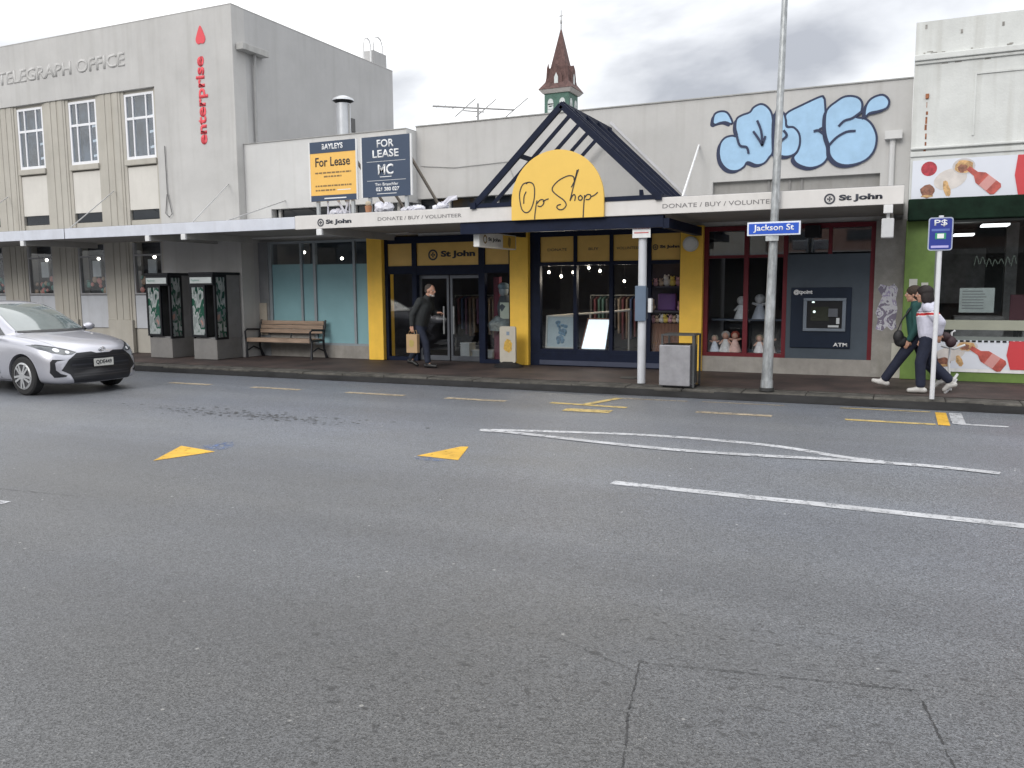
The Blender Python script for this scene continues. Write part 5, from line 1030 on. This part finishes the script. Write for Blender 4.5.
def lower(s_):
    w_, zb, zs, zt = s_['w'], s_['zb'], s_['zs'], s_['zt']; m1 = zb+(zs-zb)*.28; m2 = zb+(zs-zb)*.55; m3 = zb+(zs-zb)*.82
    return [(0, zb), (.72*w_, zb), (.93*w_, zb+.03), (.985*w_, m1), (1.0*w_, m2), (.99*w_, m3), (.94*w_, zs), (.84*w_, zs+.45*(zt-zs)), (.5*w_, zt-.02*(zt-zs)), (0, zt)]
ls = [dict(x=.86, w=.60, zb=.27, zs=.53, zt=.60, k=.20, r=-.06), dict(x=.845, w=.72, zb=.20, zs=.60, zt=.69, k=.24, r=-.08), dict(x=.78, w=.79, zb=.175, zs=.67, zt=.775, k=.24, r=-.06), dict(x=.62, w=.83, zb=.17, zs=.74, zt=.84, k=.20), dict(x=.38, w=.845, zb=.17, zs=.80, zt=.89, k=.10), dict(x=.05, w=.848, zb=.17, zs=.86, zt=.945), dict(x=-.3, w=.85, zb=.17, zs=.895, zt=.985), dict(x=-.62, w=.85, zb=.17, zs=.905, zt=1.01), dict(x=-1.4, w=.85, zb=.17, zs=.925, zt=1.0), dict(x=-2.2, w=.85, zb=.17, zs=.96, zt=1.02), dict(x=-2.7, w=.845, zb=.19, zs=.99, zt=1.04), dict(x=-2.98, w=.80, zb=.25, zs=1.0, zt=1.05, k=-.08), dict(x=-3.09, w=.70, zb=.35, zs=.92, zt=1.0, k=-.12)]
def cab(s_):
    yb, zb, yt, zt = s_['yb'], .90, s_['yt'], s_['zt']; zl = min(zt-.03, s_.get('zl', .95))
    return [(0, zb), (yb*.7, zb), (yb, zb+.005), (yb*.995, zl), (yb+(yt-yb)*.55, zl+(zt-zl)*.52), (yt*1.04, zt-(zt-zl)*.16-.01), (yt*.93, zt-.02), (yt*.5, zt-.003), (0, zt)]
cs = [dict(x=-.33, yb=.60, yt=.56, zt=.965), dict(x=-.50, yb=.70, yt=.62, zt=1.05), dict(x=-.86, yb=.76, yt=.60, zt=1.26), dict(x=-1.22, yb=.785, yt=.575, zt=1.43), dict(x=-1.6, yb=.79, yt=.57, zt=1.492), dict(x=-2.1, yb=.79, yt=.565, zt=1.50), dict(x=-2.6, yb=.775, yt=.55, zt=1.455), dict(x=-2.9, yb=.74, yt=.54, zt=1.37), dict(x=-3.03, yb=.70, yt=.50, zt=1.12)]
parts = []
for sts, pr_ in ((ls, lower), (cs, cab)):
    vs, fs = loft(sts, pr_); me = bpy.data.meshes.new('t'); me.from_pydata(vs, [], fs); bm = bmesh.new(); bm.from_mesh(me); bmesh.ops.recalc_face_normals(bm, faces=bm.faces); bm.to_mesh(me); bm.free()
    o = bpy.data.objects.new('t', me); COL.objects.link(o); sb = o.modifiers.new('s', 'SUBSURF'); sb.levels = sb.render_levels = 3
    if pr_ is lower:
        cut = B()
        for ax in (0, -2.55):
            for sg_ in (-1, 1): cut.tube([(ax, sg_*.50, .315), (ax, sg_*1.0, .315)], .352, 36)
        cme = bpy.data.meshes.new('c'); cme.from_pydata(cut.v, [], cut.f); bm = bmesh.new(); bm.from_mesh(cme); bmesh.ops.recalc_face_normals(bm, faces=bm.faces); bm.to_mesh(cme); bm.free(); co_ = bpy.data.objects.new('c', cme); COL.objects.link(co_)
        raw = evalmesh(o); bb = o.modifiers.new('b', 'BOOLEAN'); bb.operation = 'DIFFERENCE'; bb.object = co_; bb.solver = 'EXACT'
        res = evalmesh(o); bpy.data.objects.remove(co_); parts.append((raw, res))
    else: res = evalmesh(o); parts.append((res, res))
    bpy.data.objects.remove(o)
def bvh_of(mes):
    vs = []; fs = []
    for me in mes:
        o = len(vs); vs += [v.co.copy() for v in me.vertices]; fs += [[i+o for i in p.vertices] for p in me.polygons]
    return BVHTree.FromPolygons(vs, fs)
BV = bvh_of([p[0] for p in parts]); BVl = bvh_of([parts[0][0]])
def jmesh(name, mes, m, parent):
    b = B()
    for me in mes: b.add([v.co for v in me.vertices], [tuple(p.vertices) for p in me.polygons])
    o = b.build(name, m, parent, smooth=True, local=True); return o
body = jmesh('body', [p[1] for p in parts], SILV, car)
def decal(name, poly, axis, sgn, m, parent, off=.004, cell=.03, bv=None, thick=.0):
    """panel with outline poly laid on the body skin, seen along -axis*sgn"""
    bv = bv or BV; bm = bmesh.new(); f = bm.faces.new([bm.verts.new((a, c, 0)) for a, c in poly])
    for k in (0, 1):
        lo = min(p[k] for p in poly); hi = max(p[k] for p in poly); q = lo+cell
        while q < hi:
            co = Vector((q, 0, 0)) if k == 0 else Vector((0, q, 0)); no = Vector((1, 0, 0)) if k == 0 else Vector((0, 1, 0))
            bmesh.ops.bisect_plane(bm, geom=bm.verts[:]+bm.edges[:]+bm.faces[:], plane_co=co, plane_no=no); q += cell
    ok = True; dead = []
    for v in bm.verts:
        a, c = v.co.x, v.co.y
        o_, d_ = ((Vector((3*sgn, a, c)), Vector((-sgn, 0, 0))) if axis == 'x' else (Vector((a, 3*sgn, c)), Vector((0, -sgn, 0))) if axis == 'y' else (Vector((a, c, 3)), Vector((0, 0, -1))))
        h = bv.ray_cast(o_, d_)
        if h[0] is None: dead.append(v); continue
        nrm = h[1] if h[1].dot(d_) < 0 else -h[1]
        v.co = h[0]+nrm*off
    if dead: bmesh.ops.delete(bm, geom=dead, context='VERTS')
    bmesh.ops.recalc_face_normals(bm, faces=bm.faces)
    me = bpy.data.meshes.new(name); bm.to_mesh(me); bm.free(); me.materials.append(m)
    for p in me.polygons: p.use_smooth = True
    o = bpy.data.objects.new(name, me); COL.objects.link(o); o.parent = parent; return o
def mir(poly): return [(-a, c) for a, c in poly][::-1]
gr = [(-.20, .682), (-.12, .655), (.12, .655), (.20, .682), (.43, .672), (.56, .575), (.67, .41), (.61, .375), (.56, .345), (.50, .205), (-.50, .205), (-.56, .345), (-.61, .375), (-.67, .41), (-.56, .575), (-.43, .672)]
gl = decal('grille', gr, 'x', 1, TRIM, body, .006)
decal('grille_bar', [(-.52, .50), (.52, .50), (.53, .475), (-.53, .475)], 'x', 1, mat('grille_bar', (.03, .032, .04), .3), gl, .012)
for z in (.30, .34, .42, .57, .60):
    w_ = .50 if z < .36 else .5; decal('grille_mesh', [(-w_, z), (w_, z), (w_, z+.006), (-w_, z+.006)], 'x', 1, mat('grille_mesh_grey', (.05, .05, .055), .5), gl, .009, .06)
HL = mat('headlamp_lens', (.10, .11, .12), .04, var=.3, scale=18, coat=1, spec=.8); HLW = mat('headlamp_bright', (.78, .80, .84), .15, var=.05, coat=1)
for s_ in (1, -1):
    hp = [(.42, .685), (.53, .735), (.66, .782), (.765, .815), (.81, .80), (.795, .745), (.72, .685), (.60, .650), (.50, .650)]
    hl = decal('headlight', hp if s_ > 0 else mir(hp), 'x', 1, HL, body, .005, .02)
    for cy, cz_, r in ((.66, .722, .030), (.545, .688, .024)): c_ = [(cy+r*1.15*math.cos(k*.5236), cz_+r*math.sin(k*.5236)) for k in range(12)]; decal('headlight_lamp', c_ if s_ > 0 else mir(c_), 'x', 1, HLW, hl, .009, .02)
    lid = [(.44, .680), (.53, .728), (.66, .775), (.785, .812), (.79, .803), (.66, .765), (.53, .717)]; decal('headlight_lid', lid if s_ > 0 else mir(lid), 'x', 1, TRIM, hl, .007, .03)  # black trim strip along the upper edge of the headlight
    vp = [(.60, .575), (.74, .585), (.765, .545), (.775, .38), (.74, .30), (.62, .31), (.60, .33), (.68, .36), (.725, .42), (.725, .53), (.70, .558)]
    decal('fog_vent', vp if s_ > 0 else mir(vp), 'x', 1, TRIM, body, .005, .02)
    sw = [(-.52, .925), (-1.15, .945), (-1.15, 1.33), (-1.02, 1.285), (-.80, 1.14)]; decal('quarter_glass', [(-.58, .945), (-1.3, .955), (-1.3, 1.36), (-1.18, 1.335), (-.88, 1.165)], 'y', s_, CGL, body, .004, .05)
    decal('side_glass', [(-1.34, .955), (-2.0, .975), (-2.0, 1.40), (-1.7, 1.41), (-1.34, 1.37)], 'y', s_, CGL, body, .004, .05); decal('side_glass', [(-2.04, .975), (-2.62, 1.03), (-2.72, 1.20), (-2.5, 1.36), (-2.04, 1.40)], 'y', s_, CGL, body, .004, .05)
    decal('sill_trim', [(-2.15, .19), (-.40, .19), (-.40, .235), (-2.15, .235)], 'y', s_, TRIM, body, .004, .1, BVl)
    for q in ([(-.60, .26), (-.585, .26), (-.56, .92), (-.575, .92)], [(-1.50, .26), (-1.485, .26), (-1.32, .95), (-1.335, .95)]): decal('door_gap', q, 'y', s_, TRIM, body, .003, .1, BVl)
    mr_ = B(); mr_.ell((-.74, s_*.945, 1.02), (.075, .11, .068), 0, 14, 10); mo = mr_.build('mirror', SILV, body, smooth=True, local=True)
    B().ell((-.775, s_*.948, 1.02), (.05, .094, .056)).bar((-.72, s_*.80, .95), (-.74, s_*.88, .99), .05, .03).build('mirror_base', TRIM, mo, smooth=True, local=True)
    bl = [(.70, .60), (.79, .66), (.80, .70)]
decal('windscreen', [(-.60, 1.0), (.60, 1.0), (.555, 1.20), (.50, 1.405), (.25, 1.435), (-.25, 1.435), (-.50, 1.405), (-.555, 1.20)], 'x', 1, WSG, body, .004, .04)
decal('windscreen_cowl', [(-.62, .975), (.62, .975), (.61, 1.005), (-.61, 1.005)], 'x', 1, TRIM, body, .006, .04)
decal('rear_glass', [(-.52, 1.08), (.52, 1.08), (.46, 1.34), (-.46, 1.34)], 'x', -1, CGL, body, .004, .04)
for s_ in (1, -1):
    tl = [(.40, .92), (.74, .93), (.70, .80), (.42, .82)]; decal('tail_light', tl if s_ > 0 else mir(tl), 'x', -1, mat('tail_red', (.3, .01, .012), .2, coat=1), body, .005, .03)
for q in ([(.44, .70), (.45, .70), (.12, .86), (.105, .86)],):
    pass
for s_ in (1, -1): decal('bonnet_gap', [(.76, s_*.60), (.768, s_*.60), (-.28, s_*.72), (-.28, s_*.713)] if s_ > 0 else [(.76, s_*.60), (-.28, s_*.713), (-.28, s_*.72), (.768, s_*.60)], 'z', 1, TRIM, body, .002, .08)
nose = BV.ray_cast(Vector((3, 0, .50)), Vector((-1, 0, 0)))[0].x; ncap = BV.ray_cast(Vector((3, 0, .705)), Vector((-1, 0, 0)))[0].x
pe = B().box(nose+.012, nose+.022, -.18, .18, .44, .565).build('number_plate', mat('plate_white', (.60, .60, .57), .5), body, bevel=.004, local=True)
o = text('QDE449', 'plate_lettering', INK, None, 0, .29, 0, .075, 0, .002, .02)
for v in o.data.vertices: v.co = Vector((nose+.023-v.co.y, -.145+v.co.x, .465+v.co.z))
o.parent = pe
eb = B(); 
for a_, b_, rot in ((.06, .04, 0), (.026, .04, 0), (.045, .016, .0)):
    pts = [(ncap+.014-.35*(k_z)*0, a_*math.cos(k*.4488), .705+b_*math.sin(k*.4488)) for k in range(15) for k_z in (0,)]; eb.tube(pts, .006, 6)
eb.build('badge', mat('chrome', (.55, .56, .58), .15, metal=.9, var=.02), body, smooth=True, local=True)
for ax in (0, -2.55):
    for s_ in (-1, 1):
        y0, y1 = s_*.66, s_*.835; wb_ = B()
        wh = B().tube([(ax, y0, .312), (ax, y0+s_*.02, .312), (ax, y1-s_*.02, .312), (ax, y1, .312)], [.285, .31, .31, .285], 40).build('wheel', TYRE, car, smooth=True, local=True)
        B().tube([(ax, y1-s_*.03, .312), (ax, y1+s_*.003, .312)], .208, 36).build('rim_recess', mat('rim_backing', (.05, .05, .055), .5), wh, local=True)  # dark disc behind the spokes
        rm = B(); n = 40
        for k in range(n):
            a0, a1 = 2*math.pi*k/n, 2*math.pi*(k+1)/n
            for r0, r1, yy0, yy1 in ((.188, .215, s_*.002, s_*.014),):
                vs = [(ax+r*math.cos(a), y1+yy, .312+r*math.sin(a)) for a in (a0, a1) for r, yy in ((r0, yy1), (r1, yy0))]; rm.add(vs, [(0, 1, 3, 2)])
        for k in range(10):
            a = 2*math.pi*k/10+(.12 if k % 2 else -.12); a2 = 2*math.pi*k/10
            p0 = (ax+.04*math.cos(a2), y1+s_*.016, .312+.04*math.sin(a2)); p1 = (ax+.20*math.cos(a), y1+s_*.010, .312+.20*math.sin(a)); rm.bar(p0, p1, .034, .012, upv=(0, 1, 0))
        rm.tube([(ax, y1+s_*.0, .312), (ax, y1+s_*.024, .312)], [.062, .05], 20); rm.build('rim', RIM, wh, local=True)
car.location = (-12.82, 9.84, .0); car.rotation_euler.z = R(-1.8); car.scale = (1.017,)*3

# ------------------------------------------------------------ people
def cap(b, a, c, ra, rc, n=14):
    """tapered limb segment with round ends"""
    a, c = Vector(a), Vector(c); b.tube([a, a*.66+c*.34, a*.33+c*.67, c], [ra, ra*.67+rc*.33, ra*.34+rc*.66, rc], n); b.ell(a, ra, n=n, k=10); b.ell(c, rc, n=n, k=10)
def remesh(b, name, m, parent, voxel, smooth=6):
    me = bpy.data.meshes.new('t'); me.from_pydata(b.v, [], b.f); bm = bmesh.new(); bm.from_mesh(me); bmesh.ops.recalc_face_normals(bm, faces=bm.faces); bm.to_mesh(me); bm.free()
    o = bpy.data.objects.new('t', me); COL.objects.link(o); r = o.modifiers.new('r', 'REMESH'); r.mode = 'VOXEL'; r.voxel_size = voxel
    s_ = o.modifiers.new('s', 'SMOOTH'); s_.iterations = smooth; s_.factor = .5
    res = evalmesh(o); bpy.data.objects.remove(o); res.name = name; res.materials.clear(); res.materials.append(m)
    for p in res.polygons: p.use_smooth = True
    o = bpy.data.objects.new(name, res); COL.objects.link(o); o.parent = parent; return o
def foldm(name, c, rough=.85):
    m = mat(name, c, rough, var=.14, scale=9, bump=.55, bscale=9); return m
def hand(b, wrist, d, palm_n, curl, s=1.0, side=1):
    """palm with four curled fingers and a thumb; d = finger direction, palm_n = direction the palm faces"""
    w_ = Vector(wrist); d = Vector(d).normalized(); pn = Vector(palm_n); pn = (pn-d*pn.dot(d)).normalized(); x = d.cross(pn)*side
    for t in (-.5, 0, .5): cap(b, w_+x*t*.03*s, w_+d*.08*s+x*t*.055*s, .017*s, .014*s, 8)
    for k, ln in enumerate((.066, .076, .070, .054)):
        q = w_+d*.085*s+x*(.028-.019*k)*s; dd = d.copy()
        for j in range(3):
            a = curl*(.5+.5*j)
            nd = (d*math.cos(a)+pn*math.sin(a)).normalized(); e_ = q+nd*ln*s*(.44, .32, .24)[j]; cap(b, q, e_, (.0092-.0007*j)*s, (.0088-.0008*j)*s, 7); q = e_
    q = w_+d*.02*s+x*.030*s; e_ = q+(d*.6+x*.6+pn*.35).normalized()*.035*s; cap(b, q, e_, .012*s, .0105*s, 7); cap(b, e_, e_+(d*.75+x*.1+pn*.55).normalized()*.03*s, .0105*s, .0085*s, 7)
def head(b, c, fwd, s=1.0, tilt=0):
    """skull, jaw, nose, brow, ears, lips; c = centre, fwd = where the face looks"""
    c = Vector(c); f = Vector(fwd).normalized(); l = Vector((0, 0, 1)).cross(f).normalized(); u = f.cross(l); Rm = Matrix((f, l, u)).transposed()
    P_ = lambda a, q, z: c+(f*a+l*q+u*z)*s
    b.ell(P_(-.008, 0, .028), (.098*s, .076*s, .095*s), rot=Rm, n=18, k=12); b.ell(P_(.028, 0, -.045), (.062*s, .056*s, .065*s), rot=Rm, n=14, k=10); b.ell(P_(.058, 0, -.088), (.026*s, .028*s, .022*s), rot=Rm)
    b.ell(P_(.098, 0, -.008), (.020*s, .011*s, .022*s), rot=Rm, n=8, k=6); b.ell(P_(.088, 0, .012), (.012*s, .009*s, .026*s), rot=Rm, n=8, k=6); b.ell(P_(.080, 0, .038), (.016*s, .045*s, .010*s), rot=Rm, n=10, k=6)
    b.ell(P_(.083, 0, -.046), (.012*s, .024*s, .006*s), rot=Rm, n=8, k=6); b.ell(P_(.081, 0, -.058), (.012*s, .021*s, .007*s), rot=Rm, n=8, k=6)
    for sg_ in (-1, 1): b.ell(P_(-.005, sg_*.078, -.004), (.018*s, .009*s, .030*s), rot=Rm, n=8, k=6); b.ell(P_(.055, sg_*.045, -.02), (.02*s, .018*s, .018*s), rot=Rm, n=8, k=6)
    return P_, Rm
EYEW = mat('eye_white', (.6, .6, .58), .2, var=0); EYED = mat('eye_dark', (.03, .02, .015), .2, var=0)
def person(nm, loc, rz, J, look, label, group=None, sc=1.0):
    t = thing(nm, loc, label, 'person', group, rz); return t
def eyes(P_, Rm, t, s=1.0):
    b = B()
    for sg_ in (-1, 1): b.ell(P_(.079, sg_*.031, .014), (.010*s, .013*s, .009*s), 0, 10, 8, Rm); b.ell(P_(.086, sg_*.031, .014), (.005*s, .006*s, .006*s), 1, 8, 6, Rm)
    b.build('eyes', [EYEW, EYED], t, smooth=True, local=True)
def shoe(b, ankle, toe, s=1.0):
    a, q = Vector(ankle), Vector(toe); d = (q-a); d.z = 0; L_ = d.normalized()
    heel = a-L_*.05*s; heel.z = a.z-.045*s
    cap(b, heel, a+(q-a)*.35+Vector((0, 0, -.02*s)), .042*s, .046*s, 10); cap(b, a+(q-a)*.35+Vector((0, 0, -.025*s)), q, .044*s, .034*s, 10); cap(b, a+Vector((0, 0, .03)), a-Vector((0, 0, .01)), .048*s, .048*s, 10)

# --- man walking right with a paper bag. local: +x forward, camera side is -y
H_ = lambda *p: Vector(p)
t = person('person', (-8.53, 14.25, .14), 0, None, None, 'grey-bearded man in a dark jacket walking right past the entrance, carrying a paper bag')
pel = H_(-.03, 0, .86); chst = H_(.10, 0, 1.20); nk = H_(.17, 0, 1.375); hd = H_(.235, 0, 1.49)
sR, sL = H_(.10, -.18, 1.30), H_(.13, .18, 1.30); eR, wR = H_(-.04, -.25, 1.04), H_(-.05, -.25, .82); eL, wL = H_(.13, .25, 1.05), H_(.30, .16, 1.06)
hR, hL = H_(-.02, -.09, .84), H_(-.02, .09, .84); kF, aF = H_(.16, -.09, .47), H_(.20, -.09, .085); kB, aB = H_(-.06, .09, .46), H_(-.29, .09, .14)
b = B(); P_, Rm = head(b, hd, (1, 0, -.12), 1.0); cap(b, nk+H_(-.03, 0, -.06), hd+H_(-.035, 0, -.06), .058, .055)
cap(b, pel, chst, .11, .11); cap(b, sR, sL, .05, .05); cap(b, chst, nk, .08, .055)
for s0, e0, w0 in ((sR, eR, wR), (sL, eL, wL)): cap(b, s0, e0, .052, .040); cap(b, e0, w0, .040, .027)
hand(b, wR, (.05, 0, -1), (0, 1, 0), .95, 1.0, -1); hand(b, wL, (1, -.1, .05), (0, -.3, -1), .6, 1.0, 1)
for h0, k0, a0 in ((hR, kF, aF), (hL, kB, aB)): cap(b, h0, k0, .085, .055); cap(b, k0, a0, .052, .038)
cap(b, aF, aF+H_(.13, 0, -.05), .035, .03); cap(b, aB, aB+H_(.10, 0, -.09), .035, .03)
remesh(b, 'body', SKIN, t, .0065, 4); eyes(P_, Rm, t)
b = B(); cap(b, H_(-.02, -.05, .84), H_(.09, -.04, 1.18), .145, .155); cap(b, H_(-.02, .05, .84), H_(.09, .04, 1.18), .145, .155); cap(b, H_(.10, -.12, 1.27), H_(.12, .12, 1.27), .095, .095); cap(b, H_(.10, 0, 1.25), H_(.165, 0, 1.36), .115, .075)
for s0, e0, w0 in ((sR, eR, wR), (sL, eL, wL)): cap(b, s0, e0, .072, .060); cap(b, e0, e0+(w0-e0)*.88, .060, .044)
remesh(b, 'jacket', foldm('jacket_dark', (.030, .034, .036)), t, .011, 5)
b = B(); cap(b, H_(-.02, -.04, .80), H_(-.02, .04, .80), .135, .135)
cap(b, hR, kF, .105, .076); cap(b, kF, aF+H_(0, 0, .05), .074, .062); cap(b, hL, kB, .105, .076); cap(b, kB, aB+H_(.01, 0, .05), .074, .060)
remesh(b, 'trousers', foldm('trousers_navy', (.018, .024, .045)), t, .010, 4)
b = B(); shoe(b, H_(.20, -.09, .088), H_(.38, -.09, .035)); remesh(b, 'shoe', mat('shoe_black', (.015, .015, .016), .5), t, .008, 3)
b = B(); shoe(b, H_(-.29, .09, .145), H_(-.15, .09, .035)); remesh(b, 'shoe', mat('shoe_black', (.015, .015, .016)), t, .008, 3)
b = B(); b.ell(P_(-.03, 0, .055), (.092, .081, .078), rot=Rm, n=16, k=12); b.ell(P_(-.065, 0, .0), (.055, .074, .065), rot=Rm); remesh(b, 'hair', mat('hair_greybrown', (.075, .062, .055), .9, var=.35, scale=60, bump=.5, bscale=120), t, .008, 3)
b = B(); b.ell(P_(.062, 0, -.086), (.036, .042, .028), rot=Rm); b.ell(P_(.03, 0, -.075), (.045, .06, .03), rot=Rm); b.ell(P_(.09, 0, -.033), (.010, .026, .006), rot=Rm); remesh(b, 'beard', mat('beard_white', (.46, .44, .42), .9, var=.2, scale=80), t, .006, 2)
pb = thing('paper_bag', (-8.55, 14.0, .14), "brown paper carrier bag held low in the bearded man's right hand", 'bag')
B().box(-8.68, -8.44, 13.95, 14.05, .44, .80).build('body', CARD, pb, bevel=.006)
for yy in (13.95, 14.04): B().tube([(-8.63, yy, .795), (-8.61, yy+.01, .86), (-8.51, yy+.01, .87), (-8.49, yy, .795)], .006, 6).build('handle', CARD, pb)
B().prism(ellp(-8.56, .62, .055, .07, j=.01), 13.947, 13.95).build('print', mat('bag_print', (.42, .33, .10), .7), pb)

# --- two walkers heading left. local +x forward, rotated half a turn: camera side is +y
def walker(loc, label, top, trs, shoec, hairc, stripe, kF, aF, toeF, kB, aB, toeB, wN, eN, wFar, eFar, hairlong, s=1.0, look=(1, 0, -.05)):
    t = person('person', loc, math.pi, None, None, label)
    pel = H_(0, 0, .82); chst = H_(.02, 0, 1.12); nk = H_(.04, 0, 1.28); hd = H_(.075, 0, 1.405)
    sN, sF = H_(.02, .16, 1.22), H_(.02, -.16, 1.22)
    b = B(); P_, Rm = head(b, hd, look, .97); cap(b, nk+H_(-.01, 0, -.05), hd+H_(-.03, 0, -.06), .052, .050); cap(b, pel, chst, .095, .10); cap(b, chst, nk, .07, .05); cap(b, sN, sF, .045, .045)
    for s0, e0, w0 in ((sN, eN, wN), (sF, eFar, wFar)): cap(b, s0, e0, .045, .036); cap(b, e0, w0, .036, .024)
    hand(b, wN, (wN-eN), (0, -1, 0), .55, .92, 1); hand(b, wFar, (wFar-eFar), (0, 1, 0), .55, .92, -1)
    hN, hF = H_(0, .085, .80), H_(0, -.085, .80)
    for h0, k0, a0 in ((hN, kF, aF), (hF, kB, aB)): cap(b, h0, k0, .08, .05); cap(b, k0, a0, .048, .035)
    remesh(b, 'body', SKIN, t, .0065, 4); eyes(P_, Rm, t)
    b = B(); cap(b, H_(-.02, .04, .86), H_(.01, .04, 1.10), .150, .155); cap(b, H_(-.02, -.04, .86), H_(.01, -.04, 1.10), .150, .155); cap(b, H_(.02, .10, 1.20), H_(.02, -.10, 1.20), .085, .085); cap(b, H_(.02, 0, 1.18), H_(.035, 0, 1.275), .10, .066)
    if hairlong: cap(b, H_(-.06, .05, 1.25), H_(-.06, -.05, 1.25), .06, .06)
    for s0, e0, w0 in ((sN, eN, wN), (sF, eFar, wFar)): cap(b, s0, e0, .076, .068); cap(b, e0, e0+(w0-e0)*.92, .066, .046)
    jk = remesh(b, 'jacket', top, t, .011, 5)
    if stripe:
        me = jk.data; me.materials.append(mat('stripe_red', (.50, .03, .035), .8)); me.materials.append(mat('stripe_navy', (.05, .05, .10), .8)); me.materials.append(mat('stripe_white', (.75, .75, .78), .8))
        for p in me.polygons:
            z = p.center.z+.10*(p.center.x)
            if abs(p.center.y) < .40 and p.center.z > .95:
                if 1.125 < z < 1.16: p.material_index = 1
                elif 1.16 <= z < 1.172 or 1.113 < z <= 1.125: p.material_index = 3
                elif 1.172 <= z < 1.184: p.material_index = 2
    b = B(); cap(b, H_(-.01, .04, .78), H_(-.01, -.04, .78), .125, .125)
    for h0, k0, a0 in ((hN, kF, aF), (hF, kB, aB)): cap(b, h0, k0, .098, .076); cap(b, k0, a0+(k0-a0)*.12, .074, .066)
    remesh(b, 'trousers', trs, t, .010, 4)
    for a0, q0 in ((aF, toeF), (aB, toeB)): b = B(); shoe(b, a0, q0, .95); so_ = remesh(b, 'shoe', shoec, t, .008, 3)
    b = B(); b.ell(P_(-.022, 0, .048), (.110, .095, .092), rot=Rm, n=16, k=12); b.ell(P_(-.06, 0, -.01), (.072, .088, .090), rot=Rm)
    if hairlong:
        b.ell(P_(-.03, .066, -.04), (.072, .036, .095), rot=Rm); b.ell(P_(-.03, -.066, -.04), (.072, .036, .095), rot=Rm); b.ell(P_(-.075, 0, -.06), (.065, .085, .09), rot=Rm); b.ell(P_(.065, 0, .072), (.03, .055, .025), rot=Rm)
    remesh(b, 'hair', hairc, t, .008, 3)
    return t
GREENJ = foldm('jacket_bottle_green', (.018, .075, .070)); LILAC = foldm('hoodie_white', (.56, .56, .66)); NVT = foldm('trousers_dark_navy', (.013, .017, .038)); SHW = mat('shoe_white', (.55, .54, .52), .6, var=.1, scale=20)
walker((-.045+.27, 13.84, .14), 'walker in a bottle green jacket, half hidden behind the white hooded walker', GREENJ, NVT, SHW, mat('hair_brown', (.045, .030, .022), .85, var=.3, scale=50), False,
       H_(.22, .085, .45), H_(.42, .085, .125), H_(.56, .085, .12), H_(-.12, -.085, .42), H_(-.36, -.085, .17), H_(-.27, -.085, .05), H_(.10, .21, .74), H_(.0, .23, .96), H_(-.10, -.2, .76), H_(-.03, -.22, .98), False)
walker((.36, 13.42, .14), 'walker with dark bobbed hair in a white hooded top with a red chest stripe', LILAC, NVT, mat('shoe_offwhite', (.52, .51, .49), .6), mat('hair_dark', (.016, .010, .010), .7, var=.4, scale=50), True,
       H_(.08, .085, .44), H_(.06, .085, .09), H_(.21, .085, .04), H_(-.08, -.085, .42), H_(-.33, -.085, .17), H_(-.25, -.085, .05), H_(-.14, .20, .86), H_(-.15, .24, 1.02), H_(.05, -.2, .78), H_(-.05, -.22, .98), True)
sb_ = thing('shoulder_bag', (.02, 13.62, .9), 'black shoulder bag at the front hip of the walker in bottle green', 'bag')
b = B(); b.ell((-.02, 13.64, .93), (.075, .05, .10)); b.ell((.02, 13.66, .86), (.10, .055, .085)); remesh(b, 'body', mat('bag_black', (.012, .012, .014), .6), sb_, .01, 2)
for v in sb_.children[0].data.vertices: v.co -= Vector((.02, 13.62, .9))
B().tube([(-.06, 13.66, .95), (.02, 13.68, 1.18), (.14, 13.70, 1.36)], .012, 6).build('strap', mat('bag_black', (.012, .012, .014)), sb_)
hb = thing('drawstring_bag', (.60, 13.5, .9), 'round dark bag hanging behind the white hooded walker beside the lower banner', 'bag')
b = B(); b.ell((.66, 13.47, .88), (.075, .07, .085)); b.ell((.58, 13.46, .95), (.09, .07, .07)); remesh(b, 'body', mat('bag_maroon', (.035, .015, .02), .6), hb, .01, 2)
for v in hb.children[0].data.vertices: v.co -= Vector((.60, 13.5, .9))
